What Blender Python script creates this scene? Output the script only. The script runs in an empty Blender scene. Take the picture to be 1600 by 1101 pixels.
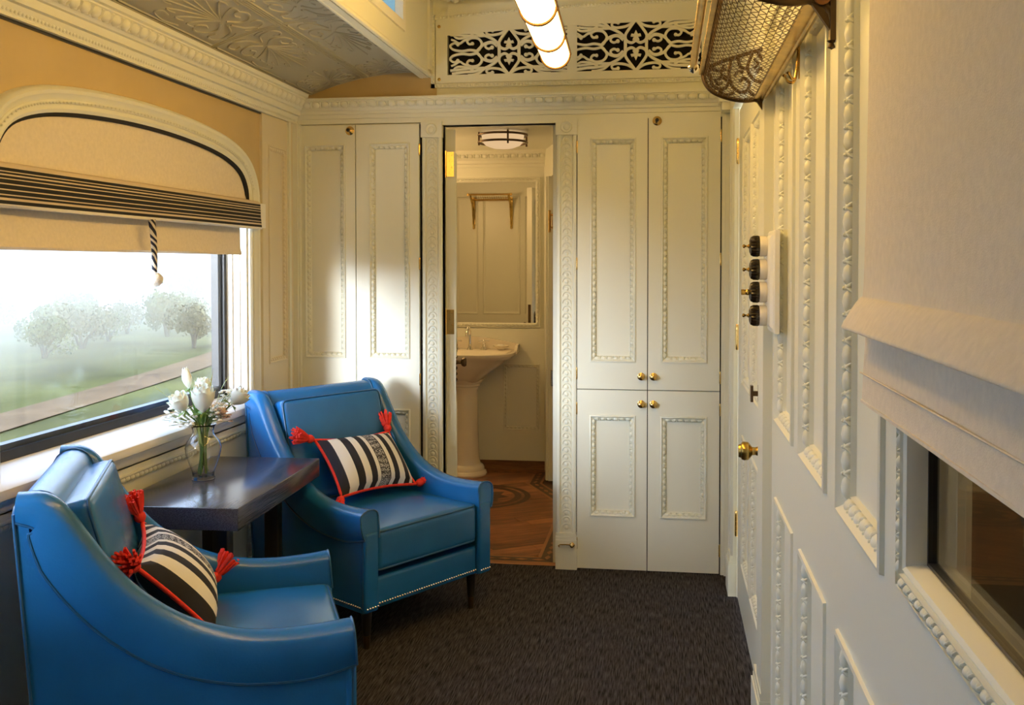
import bpy, bmesh, math, random
import numpy as np
from mathutils import Vector as V, Matrix, Quaternion
random.seed(7)
PI = math.pi
C = bpy.context.scene.collection
SC = bpy.context.scene

# ---------------------------------------------------------------- camera, sky, sun, exposure
cam_d = bpy.data.cameras.new('camera'); cam = bpy.data.objects.new('camera', cam_d); C.objects.link(cam)
cam.location = (0, 0, 1.4)
cam.rotation_euler = (math.radians(90 - 1.38), 0, math.radians(7.71))
cam_d.sensor_width = 36; cam_d.lens = 1500 / 1600 * 36
cam_d.shift_x = (800 - 837) / 1600; cam_d.shift_y = (448 - 550.5) / 1600
cam_d.clip_start = .02; cam_d.clip_end = 2000
SC.camera = cam
SC.view_settings.view_transform = 'Standard'; SC.view_settings.look = 'None'
SC.view_settings.gamma = 1; SC.view_settings.use_curve_mapping = False
SC.view_settings.exposure = 0.02
SC.cycles.use_denoising = True
SC.cycles.max_bounces = 10; SC.cycles.diffuse_bounces = 6; SC.cycles.transparent_max_bounces = 16
SC.cycles.sample_clamp_indirect = 6; SC.cycles.volume_bounces = 2

SKY_STRENGTH = 7.5
world = bpy.data.worlds.new('sky'); SC.world = world; world.use_nodes = True
wn = world.node_tree.nodes; wl = world.node_tree.links; wn.clear()
wo = wn.new('ShaderNodeOutputWorld'); wb = wn.new('ShaderNodeBackground')
wt = wn.new('ShaderNodeTexCoord'); ws = wn.new('ShaderNodeSeparateXYZ'); wr = wn.new('ShaderNodeValToRGB')
wl.new(wt.outputs['Generated'], ws.inputs[0]); wl.new(ws.outputs['Z'], wr.inputs[0])
wr.color_ramp.elements[0].position = 0.0; wr.color_ramp.elements[0].color = (1.0, .97, .91, 1)
wr.color_ramp.elements[1].position = 0.6; wr.color_ramp.elements[1].color = (.42, .62, .98, 1)
_e = wr.color_ramp.elements.new(.14); _e.color = (.84, .92, 1.0, 1)
wl.new(wr.outputs[0], wb.inputs[0]); wb.inputs[1].default_value = SKY_STRENGTH
wl.new(wb.outputs[0], wo.inputs[0])

sun_d = bpy.data.lights.new('sun', 'SUN'); sun = bpy.data.objects.new('sun', sun_d); C.objects.link(sun)
sun_d.energy = 7; sun_d.angle = math.radians(15); sun_d.color = (.95, .97, 1.0)
SUN_DIR = V((.37, .92, -.15)).normalized()
sun.rotation_euler = SUN_DIR.to_track_quat('-Z', 'Y').to_euler()
sun.location = (-8, -10, 6)

# ---------------------------------------------------------------- materials
def mat(name, color=(.8, .8, .8), rough=.5, metal=0., bump=0., bscale=60., var=0., vscale=6., coat=0., spec=.5):
    m = bpy.data.materials.new(name); m.use_nodes = True
    n = m.node_tree.nodes; l = m.node_tree.links
    b = n['Principled BSDF']
    b.inputs['Base Color'].default_value = (*color, 1); b.inputs['Roughness'].default_value = rough
    b.inputs['Metallic'].default_value = metal; b.inputs['Coat Weight'].default_value = coat
    b.inputs['Specular IOR Level'].default_value = spec
    if var or bump:
        tc = n.new('ShaderNodeTexCoord')
    if var:
        t = n.new('ShaderNodeTexNoise'); t.inputs['Scale'].default_value = vscale; t.inputs['Detail'].default_value = 5
        l.new(tc.outputs['Object'], t.inputs['Vector'])
        r = n.new('ShaderNodeValToRGB'); l.new(t.outputs['Fac'], r.inputs[0])
        r.color_ramp.elements[0].position = .3; r.color_ramp.elements[1].position = .7
        r.color_ramp.elements[0].color = (*[c * (1 - var) for c in color], 1)
        r.color_ramp.elements[1].color = (*[min(1, c * (1 + var)) for c in color], 1)
        l.new(r.outputs[0], b.inputs['Base Color'])
    if bump:
        t = n.new('ShaderNodeTexNoise'); t.inputs['Scale'].default_value = bscale; t.inputs['Detail'].default_value = 3
        l.new(tc.outputs['Object'], t.inputs['Vector'])
        bp = n.new('ShaderNodeBump'); bp.inputs['Strength'].default_value = bump; bp.inputs['Distance'].default_value = .004
        l.new(t.outputs['Fac'], bp.inputs['Height']); l.new(bp.outputs[0], b.inputs['Normal'])
    return m

def wave_mat(name, cols, scale, dirn='X', dist=2., rough=.4, stretch=(1, 1, 1), detail=3., bump=.1, coat=0., rot=0., spec=.5):
    m = mat(name, cols[0], rough, coat=coat, spec=spec); n = m.node_tree.nodes; l = m.node_tree.links; b = n['Principled BSDF']
    tc = n.new('ShaderNodeTexCoord'); mp = n.new('ShaderNodeMapping'); mp.inputs['Scale'].default_value = stretch
    mp.inputs['Rotation'].default_value = (0, 0, rot)
    l.new(tc.outputs['Object'], mp.inputs[0])
    w = n.new('ShaderNodeTexNoise'); w.inputs['Scale'].default_value = scale; w.inputs['Detail'].default_value = 6
    w.inputs['Distortion'].default_value = dist; w.inputs['Roughness'].default_value = .65
    l.new(mp.outputs[0], w.inputs['Vector'])
    oi = n.new('ShaderNodeObjectInfo'); ad = n.new('ShaderNodeMath'); ad.operation = 'MULTIPLY_ADD'
    ad.inputs[1].default_value = .28; l.new(oi.outputs['Random'], ad.inputs[0]); l.new(w.outputs['Fac'], ad.inputs[2])
    sb = n.new('ShaderNodeMath'); sb.operation = 'SUBTRACT'; sb.inputs[1].default_value = .14; l.new(ad.outputs[0], sb.inputs[0])
    r = n.new('ShaderNodeValToRGB'); l.new(sb.outputs[0], r.inputs[0])
    e = r.color_ramp.elements; e[0].position = .3; e[1].position = .72
    e[0].color = (*cols[0], 1); e[1].color = (*cols[-1], 1)
    for k, c in enumerate(cols[1:-1]):
        x = e.new(.3 + .42 * (k + 1) / (len(cols) - 1)); x.color = (*c, 1)
    l.new(r.outputs[0], b.inputs['Base Color'])
    bp = n.new('ShaderNodeBump'); bp.inputs['Strength'].default_value = bump; bp.inputs['Distance'].default_value = .002
    l.new(w.outputs['Fac'], bp.inputs['Height']); l.new(bp.outputs[0], b.inputs['Normal'])
    return m

def emit(name, color, strength):
    m = bpy.data.materials.new(name); m.use_nodes = True; n = m.node_tree.nodes; n.clear()
    o = n.new('ShaderNodeOutputMaterial'); e = n.new('ShaderNodeEmission')
    e.inputs[0].default_value = (*color, 1); e.inputs[1].default_value = strength
    m.node_tree.links.new(e.outputs[0], o.inputs[0]); return m

def pane_mat(name, tint=(1, 1, 1), fres=.12):
    m = bpy.data.materials.new(name); m.use_nodes = True; n = m.node_tree.nodes; l = m.node_tree.links; n.clear()
    o = n.new('ShaderNodeOutputMaterial'); mx = n.new('ShaderNodeMixShader'); t = n.new('ShaderNodeBsdfTransparent')
    g = n.new('ShaderNodeBsdfGlossy'); f = n.new('ShaderNodeLayerWeight'); f.inputs[0].default_value = .5
    pw_ = n.new('ShaderNodeMath'); pw_.operation = 'POWER'; pw_.inputs[1].default_value = 5; l.new(f.outputs['Facing'], pw_.inputs[0])
    fa = n.new('ShaderNodeMath'); fa.operation = 'MULTIPLY_ADD'; fa.inputs[1].default_value = .8; fa.inputs[2].default_value = fres; l.new(pw_.outputs[0], fa.inputs[0])
    t.inputs[0].default_value = (*tint, 1); g.inputs['Roughness'].default_value = 0.0
    l.new(fa.outputs[0], mx.inputs[0]); l.new(t.outputs[0], mx.inputs[1]); l.new(g.outputs[0], mx.inputs[2])
    l.new(mx.outputs[0], o.inputs[0]); return m

M = {}
M['cream'] = mat('cream_paint', (.745, .74, .625), .38, bump=.06, bscale=40)
M['ochre'] = mat('lamp_warm_ochre', (.55, .41, .20), .5, bump=.05, bscale=40, var=.04)  # wall paint with the lamp's warm tint mixed into its colour
M['tin'] = mat('tin_paint', (.42, .40, .31), .42, bump=.05, bscale=30)
M['tan'] = mat('tan_paint', (.68, .60, .43), .45, bump=.05, bscale=40)
M['white'] = mat('white_paint', (.82, .80, .74), .35)
M['leather'] = mat('blue_leather', (.012, .130, .36), .25, bump=.10, bscale=180, var=.16, vscale=4, spec=.6)
M['piping'] = mat('blue_piping', (.012, .085, .21), .35)
M['brass'] = mat('polished_brass', (.72, .47, .16), .22, 1.0)
M['old_brass'] = mat('aged_brass', (.58, .40, .12), .26, 1.0, var=.25, vscale=25)
M['bronze'] = mat('dark_bronze', (.13, .085, .05), .38, .9)
M['lamp_ring'] = mat('lamp_ring_brass', (.20, .10, .03), .45, .6)
M['copper'] = mat('copper_cap', (.35, .16, .07), .35, .8)
M['steel'] = mat('brushed_steel', (.6, .6, .6), .25, 1.0)
M['chrome'] = mat('chrome', (.85, .82, .78), .08, 1.0)
M['black'] = mat('black_frame', (.015, .016, .02), .35)
M['bakelite'] = mat('brown_bakelite', (.018, .012, .009), .22)
M['dark'] = mat('shade_black', (.010, .008, .007), .9)
M['porcelain'] = mat('porcelain', (.84, .77, .64), .12, coat=.5)
M['legwood'] = mat('dark_leg', (.014, .012, .012), .35)
M['red'] = mat('red_yarn', (.80, .035, .018), .75, bump=.4, bscale=300, var=.15, vscale=80)
M['linen'] = mat('linen_blind', (.74, .65, .52), .85, bump=.2, bscale=500, var=.05, vscale=90)
M['linen_band'] = mat('linen_band', (.62, .52, .39), .85, bump=.2, bscale=500)
M['blackcloth'] = mat('black_cloth', (.012, .012, .016), .85)
M['whitecloth'] = mat('white_cloth', (.80, .78, .72), .8)
M['woolball'] = mat('white_wool', (.78, .75, .70), .95, bump=.8, bscale=200, var=.2, vscale=150)
M['petal'] = mat('white_petal', (.86, .86, .76), .55)
M['petal'].node_tree.nodes['Principled BSDF'].inputs['Subsurface Weight'].default_value = .15
M['stem'] = mat('green_stem', (.10, .22, .045), .5)
M['leaf'] = mat('green_leaf', (.16, .26, .05), .5)
M['tips'] = mat('pale_tips', (.52, .56, .16), .5)
M['blossom'] = mat('waxflower', (.80, .76, .68), .6, var=.25, vscale=60)
M['pinkseed'] = mat('pink_seed', (.46, .30, .24), .6, var=.3, vscale=60)
M['sprig'] = mat('sprig_green', (.26, .32, .12), .6)
M['tablewood'] = wave_mat('ebonised_oak', [(.005, .005, .008), (.016, .017, .025), (.075, .076, .10)], 7, stretch=(30, 1.1, 95), dist=.6, rough=.19, bump=.04, spec=.6)
M['plank'] = wave_mat('red_parquet', [(.09, .026, .010), (.27, .085, .028), (.46, .18, .062)], 5, stretch=(1.0, 9, 1), dist=.4, rough=.28, bump=.05)
M['inlay'] = mat('dark_inlay', (.05, .017, .008), .3)
M['inlay_light'] = mat('light_inlay', (.34, .14, .05), .3)
M['corridor_wood'] = wave_mat('corridor_veneer', [(.08, .035, .014), (.20, .09, .035), (.30, .15, .06)], 3, stretch=(1, 1, 9), dist=.8, rough=.45, bump=.04)
M['mirror'] = mat('mirror_glass', (.92, .92, .90), .015, 1.0)
M['pane'] = pane_mat('window_glass', (.98, .985, .98), .03)
M['corridor_pane'] = pane_mat('corridor_glass', (.85, .87, .85), .04)
def opal_mat():
    m = bpy.data.materials.new('clerestory_opal'); m.use_nodes = True; n = m.node_tree.nodes; l = m.node_tree.links; n.clear()
    o = n.new('ShaderNodeOutputMaterial'); t = n.new('ShaderNodeBsdfTranslucent'); t.inputs[0].default_value = (.36, .50, .54, 1)
    d = n.new('ShaderNodeBsdfDiffuse'); d.inputs[0].default_value = (.3, .4, .44, 1); x = n.new('ShaderNodeMixShader'); x.inputs[0].default_value = .35
    l.new(t.outputs[0], x.inputs[1]); l.new(d.outputs[0], x.inputs[2]); l.new(x.outputs[0], o.inputs[0]); return m
M['clerestory_pane'] = opal_mat()
vg = bpy.data.materials.new('vase_glass'); vg.use_nodes = True
_b = vg.node_tree.nodes['Principled BSDF']; _b.inputs['Transmission Weight'].default_value = 1; _b.inputs['Roughness'].default_value = 0.0
_b.inputs['IOR'].default_value = 1.45; _b.inputs['Base Color'].default_value = (.97, .99, .98, 1)
M['vase'] = vg
M['lamp'] = emit('lamp_glass', (1.0, .61, .17), 22.0)
M['bath_lamp'] = emit('bath_lamp_glass', (1.0, .66, .34), .75)

M['bath_fill'] = emit('bath_fill_glow', (1.0, .62, .27), 135.0)

def carpet_mat():
    m = mat('charcoal_carpet', (.03, .03, .03), .95); n = m.node_tree.nodes; l = m.node_tree.links; b = n['Principled BSDF']
    tc = n.new('ShaderNodeTexCoord'); mp = n.new('ShaderNodeMapping'); mp.inputs['Scale'].default_value = (230, 15, 1)
    l.new(tc.outputs['Object'], mp.inputs[0])
    t = n.new('ShaderNodeTexNoise'); t.inputs['Scale'].default_value = 1; t.inputs['Detail'].default_value = 4; l.new(mp.outputs[0], t.inputs['Vector'])
    r = n.new('ShaderNodeValToRGB'); l.new(t.outputs['Fac'], r.inputs[0]); e = r.color_ramp.elements
    e[0].position = .34; e[0].color = (.010, .009, .010, 1); e[1].position = .68; e[1].color = (.082, .073, .075, 1)
    l.new(r.outputs[0], b.inputs['Base Color'])
    bp = n.new('ShaderNodeBump'); bp.inputs['Strength'].default_value = .7; bp.inputs['Distance'].default_value = .004
    l.new(t.outputs['Fac'], bp.inputs['Height']); l.new(bp.outputs[0], b.inputs['Normal']); b.inputs['Specular IOR Level'].default_value = .1
    return m
M['carpet'] = carpet_mat()

def stripes_mat():
    m = mat('striped_pillow_cloth', (.8, .8, .8), .85, bump=.25, bscale=600); n = m.node_tree.nodes; l = m.node_tree.links; b = n['Principled BSDF']
    tc = n.new('ShaderNodeTexCoord'); sp = n.new('ShaderNodeSeparateXYZ'); l.new(tc.outputs['Object'], sp.inputs[0])
    a = n.new('ShaderNodeMath'); a.operation = 'MULTIPLY_ADD'; a.inputs[1].default_value = 1 / .42; a.inputs[2].default_value = .5
    l.new(sp.outputs['X'], a.inputs[0])
    r = n.new('ShaderNodeValToRGB'); l.new(a.outputs[0], r.inputs[0]); cr = r.color_ramp; cr.interpolation = 'CONSTANT'
    K = (.016, .016, .024); W = (.76, .73, .66)
    stops = [(0, K), (.115, W), (.215, K), (.30, W), (.375, K), (.445, W), (.485, K), (.615, W), (.665, K), (.735, W), (.815, K), (.885, W), (.925, K)]
    cr.elements[0].position = 0; cr.elements[0].color = (*K, 1); cr.elements[1].position = .115; cr.elements[1].color = (*W, 1)
    for p, c in stops[2:]:
        e = cr.elements.new(p); e.color = (*c, 1)
    # woven speckle in the middle band
    vo = n.new('ShaderNodeTexWave'); vo.wave_type = 'RINGS'; vo.inputs['Scale'].default_value = 34; vo.inputs['Distortion'].default_value = 9
    vo.inputs['Detail'].default_value = 3; vo.inputs['Detail Scale'].default_value = 6; l.new(tc.outputs['Object'], vo.inputs['Vector'])
    vr = n.new('ShaderNodeValToRGB'); vr.color_ramp.interpolation = 'CONSTANT'; vr.color_ramp.elements[0].color = (*K, 1)
    vr.color_ramp.elements[1].position = .60; vr.color_ramp.elements[1].color = (.48, .47, .45, 1); l.new(vo.outputs['Fac'], vr.inputs[0])
    g1 = n.new('ShaderNodeMath'); g1.operation = 'GREATER_THAN'; g1.inputs[1].default_value = .495; l.new(a.outputs[0], g1.inputs[0])
    g2 = n.new('ShaderNodeMath'); g2.operation = 'LESS_THAN'; g2.inputs[1].default_value = .605; l.new(a.outputs[0], g2.inputs[0])
    g3 = n.new('ShaderNodeMath'); g3.operation = 'MULTIPLY'; l.new(g1.outputs[0], g3.inputs[0]); l.new(g2.outputs[0], g3.inputs[1])
    mx = n.new('ShaderNodeMix'); mx.data_type = 'RGBA'; l.new(g3.outputs[0], mx.inputs['Factor'])
    l.new(r.outputs[0], mx.inputs['A']); l.new(vr.outputs[0], mx.inputs['B']); l.new(mx.outputs['Result'], b.inputs['Base Color'])
    return m
M['stripes'] = stripes_mat()

def band_mat():       # black and natural ribbon stripes on the blind's band (z in world metres)
    m = mat('blind_stripes', (.6, .5, .4), .85, bump=.2, bscale=500); n = m.node_tree.nodes; l = m.node_tree.links; b = n['Principled BSDF']
    tc = n.new('ShaderNodeTexCoord'); sp = n.new('ShaderNodeSeparateXYZ'); l.new(tc.outputs['Object'], sp.inputs[0])
    a = n.new('ShaderNodeMapRange'); a.inputs['From Min'].default_value = 1.548 - 1.9; a.inputs['From Max'].default_value = 1.655 - 1.9; l.new(sp.outputs['Z'], a.inputs['Value'])
    r = n.new('ShaderNodeValToRGB'); l.new(a.outputs[0], r.inputs[0]); cr = r.color_ramp; cr.interpolation = 'CONSTANT'
    K = (.012, .012, .016, 1); W = (.60, .49, .36, 1); WH = (.74, .70, .62, 1)
    st = [(0, WH), (.07, K), (.16, W), (.22, K), (.28, W), (.31, K), (.41, W), (.44, K), (.55, W), (.58, K), (.68, W), (.71, K), (.77, W), (.81, K), (.86, W), (.89, K), (.97, W)]
    cr.elements[0].position = 0; cr.elements[0].color = st[0][1]; cr.elements[1].position = st[1][0]; cr.elements[1].color = st[1][1]
    for p, c in st[2:]:
        e = cr.elements.new(p); e.color = c
    l.new(r.outputs[0], b.inputs['Base Color']); return m
M['band'] = band_mat()

# ---------------------------------------------------------------- mesh helpers
W = {}                                       # object -> world matrix (kept by hand so that nothing needs a depsgraph update)
def Wm(o): return W[o.name] if o is not None else Matrix.Identity(4)

class MB:
    def __init__(s): s.v = []; s.f = []
    def add(s, vs, fs):
        o = len(s.v); s.v += [tuple(x) for x in vs]; s.f += [tuple(i + o for i in f) for f in fs]
    def box(s, x0, x1, y0, y1, z0, z1):
        s.add([(x, y, z) for x in (x0, x1) for y in (y0, y1) for z in (z0, z1)],
              [(0, 1, 3, 2), (4, 6, 7, 5), (0, 4, 5, 1), (2, 3, 7, 6), (0, 2, 6, 4), (1, 5, 7, 3)])
    def fbox(s, fr, a0, a1, b0, b1, c0, c1):
        s.add([fr.p(a, b, c) for a in (a0, a1) for b in (b0, b1) for c in (c0, c1)],
              [(0, 1, 3, 2), (4, 6, 7, 5), (0, 4, 5, 1), (2, 3, 7, 6), (0, 2, 6, 4), (1, 5, 7, 3)])
    def rbox(s, x0, x1, y0, y1, z0, z1, r=.005, n=2):
        """box with rounded edges"""
        cushion_into(s, ((x0 + x1) / 2, (y0 + y1) / 2, (z0 + z1) / 2), (x1 - x0, y1 - y0, z1 - z0), r, 0, n)
    def tube(s, pts, r, n=8, closed=False, cap=True):
        pts = [V(p) for p in pts]; N = len(pts)
        rs = r if hasattr(r, '__len__') else [r] * N
        up = None; rings = []
        for i, p in enumerate(pts):
            if closed: t = pts[(i + 1) % N] - pts[i - 1]
            else: t = pts[min(i + 1, N - 1)] - pts[max(i - 1, 0)]
            if t.length < 1e-9: t = V((0, 0, 1))
            t.normalize()
            if up is None:
                up = V((0, 0, 1)) if abs(t.z) < .9 else V((1, 0, 0))
            a = up - t * up.dot(t)
            if a.length < 1e-6: a = t.orthogonal()
            a.normalize(); up = a; b = t.cross(a)
            rings.append([p + (a * math.cos(2 * PI * k / n) + b * math.sin(2 * PI * k / n)) * rs[i] for k in range(n)])
        vs = [x for q in rings for x in q]; fs = []
        for i in range(N if closed else N - 1):
            j = (i + 1) % N
            for k in range(n):
                fs.append((i * n + k, i * n + (k + 1) % n, j * n + (k + 1) % n, j * n + k))
        if cap and not closed:
            fs.append(tuple(range(n))[::-1]); fs.append(tuple((N - 1) * n + k for k in range(n)))
        s.add(vs, fs)
    def lathe(s, prof, n=16, mtx=None, squash=None):
        """prof: list of (r, z) turned about z"""
        mtx = mtx or Matrix.Identity(4); vs = []; fs = []
        for r, z in prof:
            for k in range(n):
                a = 2 * PI * k / n; x = r * math.cos(a); y = r * math.sin(a)
                if squash: x, y = squash(x, y, z)
                vs.append(mtx @ V((x, y, z)))
        for i in range(len(prof) - 1):
            for k in range(n):
                fs.append((i * n + k, i * n + (k + 1) % n, (i + 1) * n + (k + 1) % n, (i + 1) * n + k))
        if prof[0][0] > 1e-5: fs.append(tuple(range(n))[::-1])
        if prof[-1][0] > 1e-5: fs.append(tuple((len(prof) - 1) * n + k for k in range(n)))
        s.add(vs, fs)
    def prism(s, poly, fr, c0, c1):
        n = len(poly)
        s.add([fr.p(a, b, c0) for a, b in poly] + [fr.p(a, b, c1) for a, b in poly],
              [tuple(range(n))[::-1], tuple(range(n, 2 * n))] + [(i, (i + 1) % n, n + (i + 1) % n, n + i) for i in range(n)])
    def strip(s, A, B):
        n = len(A)
        s.add(list(A) + list(B), [(i, i + 1, n + i + 1, n + i) for i in range(n - 1)])
    def loft(s, rows, closed_row=False, cap=False):
        n = len(rows[0]); vs = [x for r in rows for x in r]; fs = []
        for i in range(len(rows) - 1):
            for k in range(n if closed_row else n - 1):
                j = (k + 1) % n
                fs.append((i * n + k, i * n + j, (i + 1) * n + j, (i + 1) * n + k))
        if cap:
            fs.append(tuple(range(n))[::-1]); fs.append(tuple((len(rows) - 1) * n + k for k in range(n)))
        s.add(vs, fs)
    def egg(s, c, a, b, n, la, lb, ln):
        """half ellipsoid boss at c: half-lengths la along a, lb along b, height ln along n"""
        c, a, b, n = V(c), V(a), V(b), V(n); vs = []; fs = []; K = 8
        for h, q in ((0, 1.0), (.6, .8), (.92, .4)):
            for k in range(K):
                t = 2 * PI * k / K
                vs.append(c + a * (la * q * math.cos(t)) + b * (lb * q * math.sin(t)) + n * (ln * h))
        vs.append(c + n * ln)
        for i in range(2):
            for k in range(K): fs.append((i * K + k, i * K + (k + 1) % K, (i + 1) * K + (k + 1) % K, (i + 1) * K + k))
        for k in range(K): fs.append((2 * K + k, 2 * K + (k + 1) % K, 3 * K))
        s.add(vs, fs)
    def dart(s, c, a, b, n, la, lb, ln):
        c, a, b, n = V(c), V(a), V(b), V(n)
        s.add([c - b * lb - a * la * .35, c - b * lb + a * la * .35, c + b * lb + a * la, c + b * lb - a * la, c + n * ln - b * lb * .4, c + n * ln + b * lb * .8],
              [(0, 1, 4), (1, 2, 5, 4), (2, 3, 5), (3, 0, 4, 5)])
    def mesh(s, name, m, inv=None, smooth=35):
        me = bpy.data.meshes.new(name)
        vs = s.v if inv is None else [tuple(inv @ V(x)) for x in s.v]
        me.from_pydata(vs, [], s.f); me.update()
        if smooth:
            me.shade_smooth(); me.set_sharp_from_angle(angle=math.radians(smooth))
        if m is not None: me.materials.append(m)
        return me
    def build(s, name, m, parent=None, smooth=35, local=False):
        if isinstance(m, str): m = M[m]
        inv = None if (local or parent is None) else Wm(parent).inverted()
        o = bpy.data.objects.new(name, s.mesh(name, m, inv, smooth)); C.objects.link(o)
        if parent is not None: o.parent = parent
        W[o.name] = Wm(parent).copy()
        return o

def put(name, me, parent, world=None, local=None):
    """place an object that uses mesh me, by world matrix or by matrix local to the parent"""
    o = bpy.data.objects.new(name, me); C.objects.link(o)
    if parent is not None: o.parent = parent
    if local is None: local = Wm(parent).inverted() @ world
    o.matrix_local = local; W[o.name] = Wm(parent) @ local
    return o

def tag(o, label=None, cat=None, group=None, kind=None):
    if label: o['label'] = label
    if cat: o['category'] = cat
    if group: o['group'] = group
    if kind: o['kind'] = kind
    return o
def thing(name, label, cat, loc=(0, 0, 0), rot=None, group=None):
    o = bpy.data.objects.new(name, None); C.objects.link(o); o.empty_display_size = .05
    mtx = Matrix.Translation(V(loc)) @ (rot.to_4x4() if rot is not None else Matrix.Identity(4))
    o.matrix_world = mtx; o.matrix_local = mtx; W[o.name] = mtx
    return tag(o, label, cat, group)
def struct(o, label): return tag(o, label, kind='structure')
def anchor(name, loc):
    o = bpy.data.objects.new(name, None); C.objects.link(o); o.empty_display_size = .05
    o.location = loc; W[o.name] = Matrix.Translation(V(loc)); return o
def copy_tree(o, parent=None, mtx=None):
    c = o.copy(); C.objects.link(c)
    c.parent = parent
    loc = mtx if mtx is not None else (Wm(o.parent).inverted() @ Wm(o))
    c.matrix_local = loc; W[c.name] = Wm(parent) @ loc
    for ch in o.children: copy_tree(ch, c)
    return c

class Fr:
    """plane frame: u, v in the plane, n out of it"""
    def __init__(s, o, u, v, n): s.o, s.u, s.v, s.n = V(o), V(u), V(v), V(n)
    def p(s, a, b, c=0.): return s.o + s.u * a + s.v * b + s.n * c
    def mtx(s, a, b, c=0.):
        """matrix whose z axis is the frame's n, y axis its v"""
        m = Matrix((s.v.cross(s.n), s.v, s.n)).transposed().to_4x4(); m.translation = s.p(a, b, c); return m

def cushion_into(mb, c, size, r, crown, n=6, wrinkle=0., seed=0):
    """rounded box; crown bulges the two large z faces"""
    sx, sy, sz = size; hx, hy, hz = sx / 2, sy / 2, sz / 2; r = min(r, hx * .99, hy * .99, hz * .99)
    idx = {}; vs = []; fs = []; rnd = random.Random(seed)
    def stations(h):
        inner = h - r; k = max(1, n); out = []
        ang = [j / k * PI / 4 for j in range(k + 1)]
        # edge arcs sampled by tangent so that points land evenly on the rounded edge
        e = [inner + r * math.tan(t) for t in ang]
        m = 1 if crown == 0 and wrinkle == 0 else 7
        mid = [-inner + 2 * inner * j / m for j in range(m + 1)]
        return [-x for x in reversed(e)][:-1] + mid + e[1:]
    S = (stations(hx), stations(hy), stations(hz))
    def vert(p):
        q = [max(-h + r, min(h - r, x)) for x, h in zip(p, (hx, hy, hz))]
        d = V([a - b for a, b in zip(p, q)])
        if d.length > 1e-9: d = d.normalized() * r
        o = V(q) + d
        if crown:
            fx = max(0, 1 - (o.x / hx) ** 2); fy = max(0, 1 - (o.y / hy) ** 2)
            o.z += (1 if p[2] > 0 else -1) * crown * (fx * fy) ** .6 * min(1, abs(p[2]) / hz)
        key = tuple(round(x, 6) for x in p)
        if key not in idx:
            idx[key] = len(vs); vs.append(o + V(c))
        return idx[key]
    for ax in range(3):
        u, w = [(1, 2), (2, 0), (0, 1)][ax]; h = (hx, hy, hz)[ax]
        for sgn in (-1, 1):
            for i in range(len(S[u]) - 1):
                for j in range(len(S[w]) - 1):
                    q = []
                    for du, dw in ((0, 0), (1, 0), (1, 1), (0, 1)):
                        p = [0, 0, 0]; p[ax] = sgn * h; p[u] = S[u][i + du]; p[w] = S[w][j + dw]; q.append(vert(p))
                    fs.append(tuple(q if sgn > 0 else q[::-1]))
    mb.add(vs, fs)

def bez(p, n=12):
    """Catmull-Rom through 2D or 3D points"""
    P = [np.array(q, float) for q in p]; P = [2 * P[0] - P[1]] + P + [2 * P[-1] - P[-2]]; out = []
    for i in range(1, len(P) - 2):
        for k in range(n):
            t = k / n; a, b, c, d = P[i - 1:i + 3]
            out.append(.5 * (2 * b + (c - a) * t + (2 * a - 5 * b + 4 * c - d) * t * t + (3 * b - a - 3 * c + d) * t ** 3))
    out.append(P[-2]); return out

def holed(mb, fr, u0, u1, v0, v1, holes, t=.02, c=0.):
    """board with rectangular holes, front at c, back at c - t"""
    us = sorted({u0, u1, *[h[0] for h in holes], *[h[1] for h in holes]}); vs = sorted({v0, v1, *[h[2] for h in holes], *[h[3] for h in holes]})
    us = [x for x in us if u0 <= x <= u1]; vs = [x for x in vs if v0 <= x <= v1]
    def solid(i, j):
        if not (0 <= i < len(us) - 1 and 0 <= j < len(vs) - 1): return False
        a = (us[i] + us[i + 1]) / 2; b = (vs[j] + vs[j + 1]) / 2
        return not any(h[0] < a < h[1] and h[2] < b < h[3] for h in holes)
    for i in range(len(us) - 1):
        for j in range(len(vs) - 1):
            if not solid(i, j): continue
            a0, a1, b0, b1 = us[i], us[i + 1], vs[j], vs[j + 1]
            P = lambda a, b, cc: fr.p(a, b, cc)
            mb.add([P(a0, b0, c), P(a1, b0, c), P(a1, b1, c), P(a0, b1, c)], [(0, 1, 2, 3)])
            if t:
                mb.add([P(a0, b0, c - t), P(a1, b0, c - t), P(a1, b1, c - t), P(a0, b1, c - t)], [(3, 2, 1, 0)])
                for (di, dj, q) in ((-1, 0, (a0, b0, a0, b1)), (1, 0, (a1, b1, a1, b0)), (0, -1, (a1, b0, a0, b0)), (0, 1, (a0, b1, a1, b1))):
                    if not solid(i + di, j + dj):
                        mb.add([P(q[0], q[1], c), P(q[2], q[3], c), P(q[2], q[3], c - t), P(q[0], q[1], c - t)], [(0, 1, 2, 3)])

def eggs_run(mb, p0, p1, b, n, pitch, lb, ln, dart=True, fill=.40, leaf=False):
    """egg-and-dart along p0 -> p1; b across the run, n out of it"""
    p0, p1 = V(p0), V(p1); L = (p1 - p0).length
    if L < pitch * .6: return
    a = (p1 - p0) / L; k = max(1, round(L / pitch)); st = L / k
    for i in range(k):
        mb.egg(p0 + a * st * (i + .5), a, b, n, st * fill, lb, ln)
        if leaf and i:
            for g, o in ((1, .07), (-1, .0)):
                e = (a * .62 * g + b * .78).normalized(); mb.egg(p0 + a * (st * (i + o * g)) + b * (lb * .25), e, n.cross(e), n, lb * .98, st * .11, ln * .95)
            mb.egg(p0 + a * st * i - b * lb * .7, a, b, n, st * .09, lb * .35, ln * .6)
        elif dart and i: mb.dart(p0 + a * st * i, a, b, n, st * .16, lb * .95, ln * .75)

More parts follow.
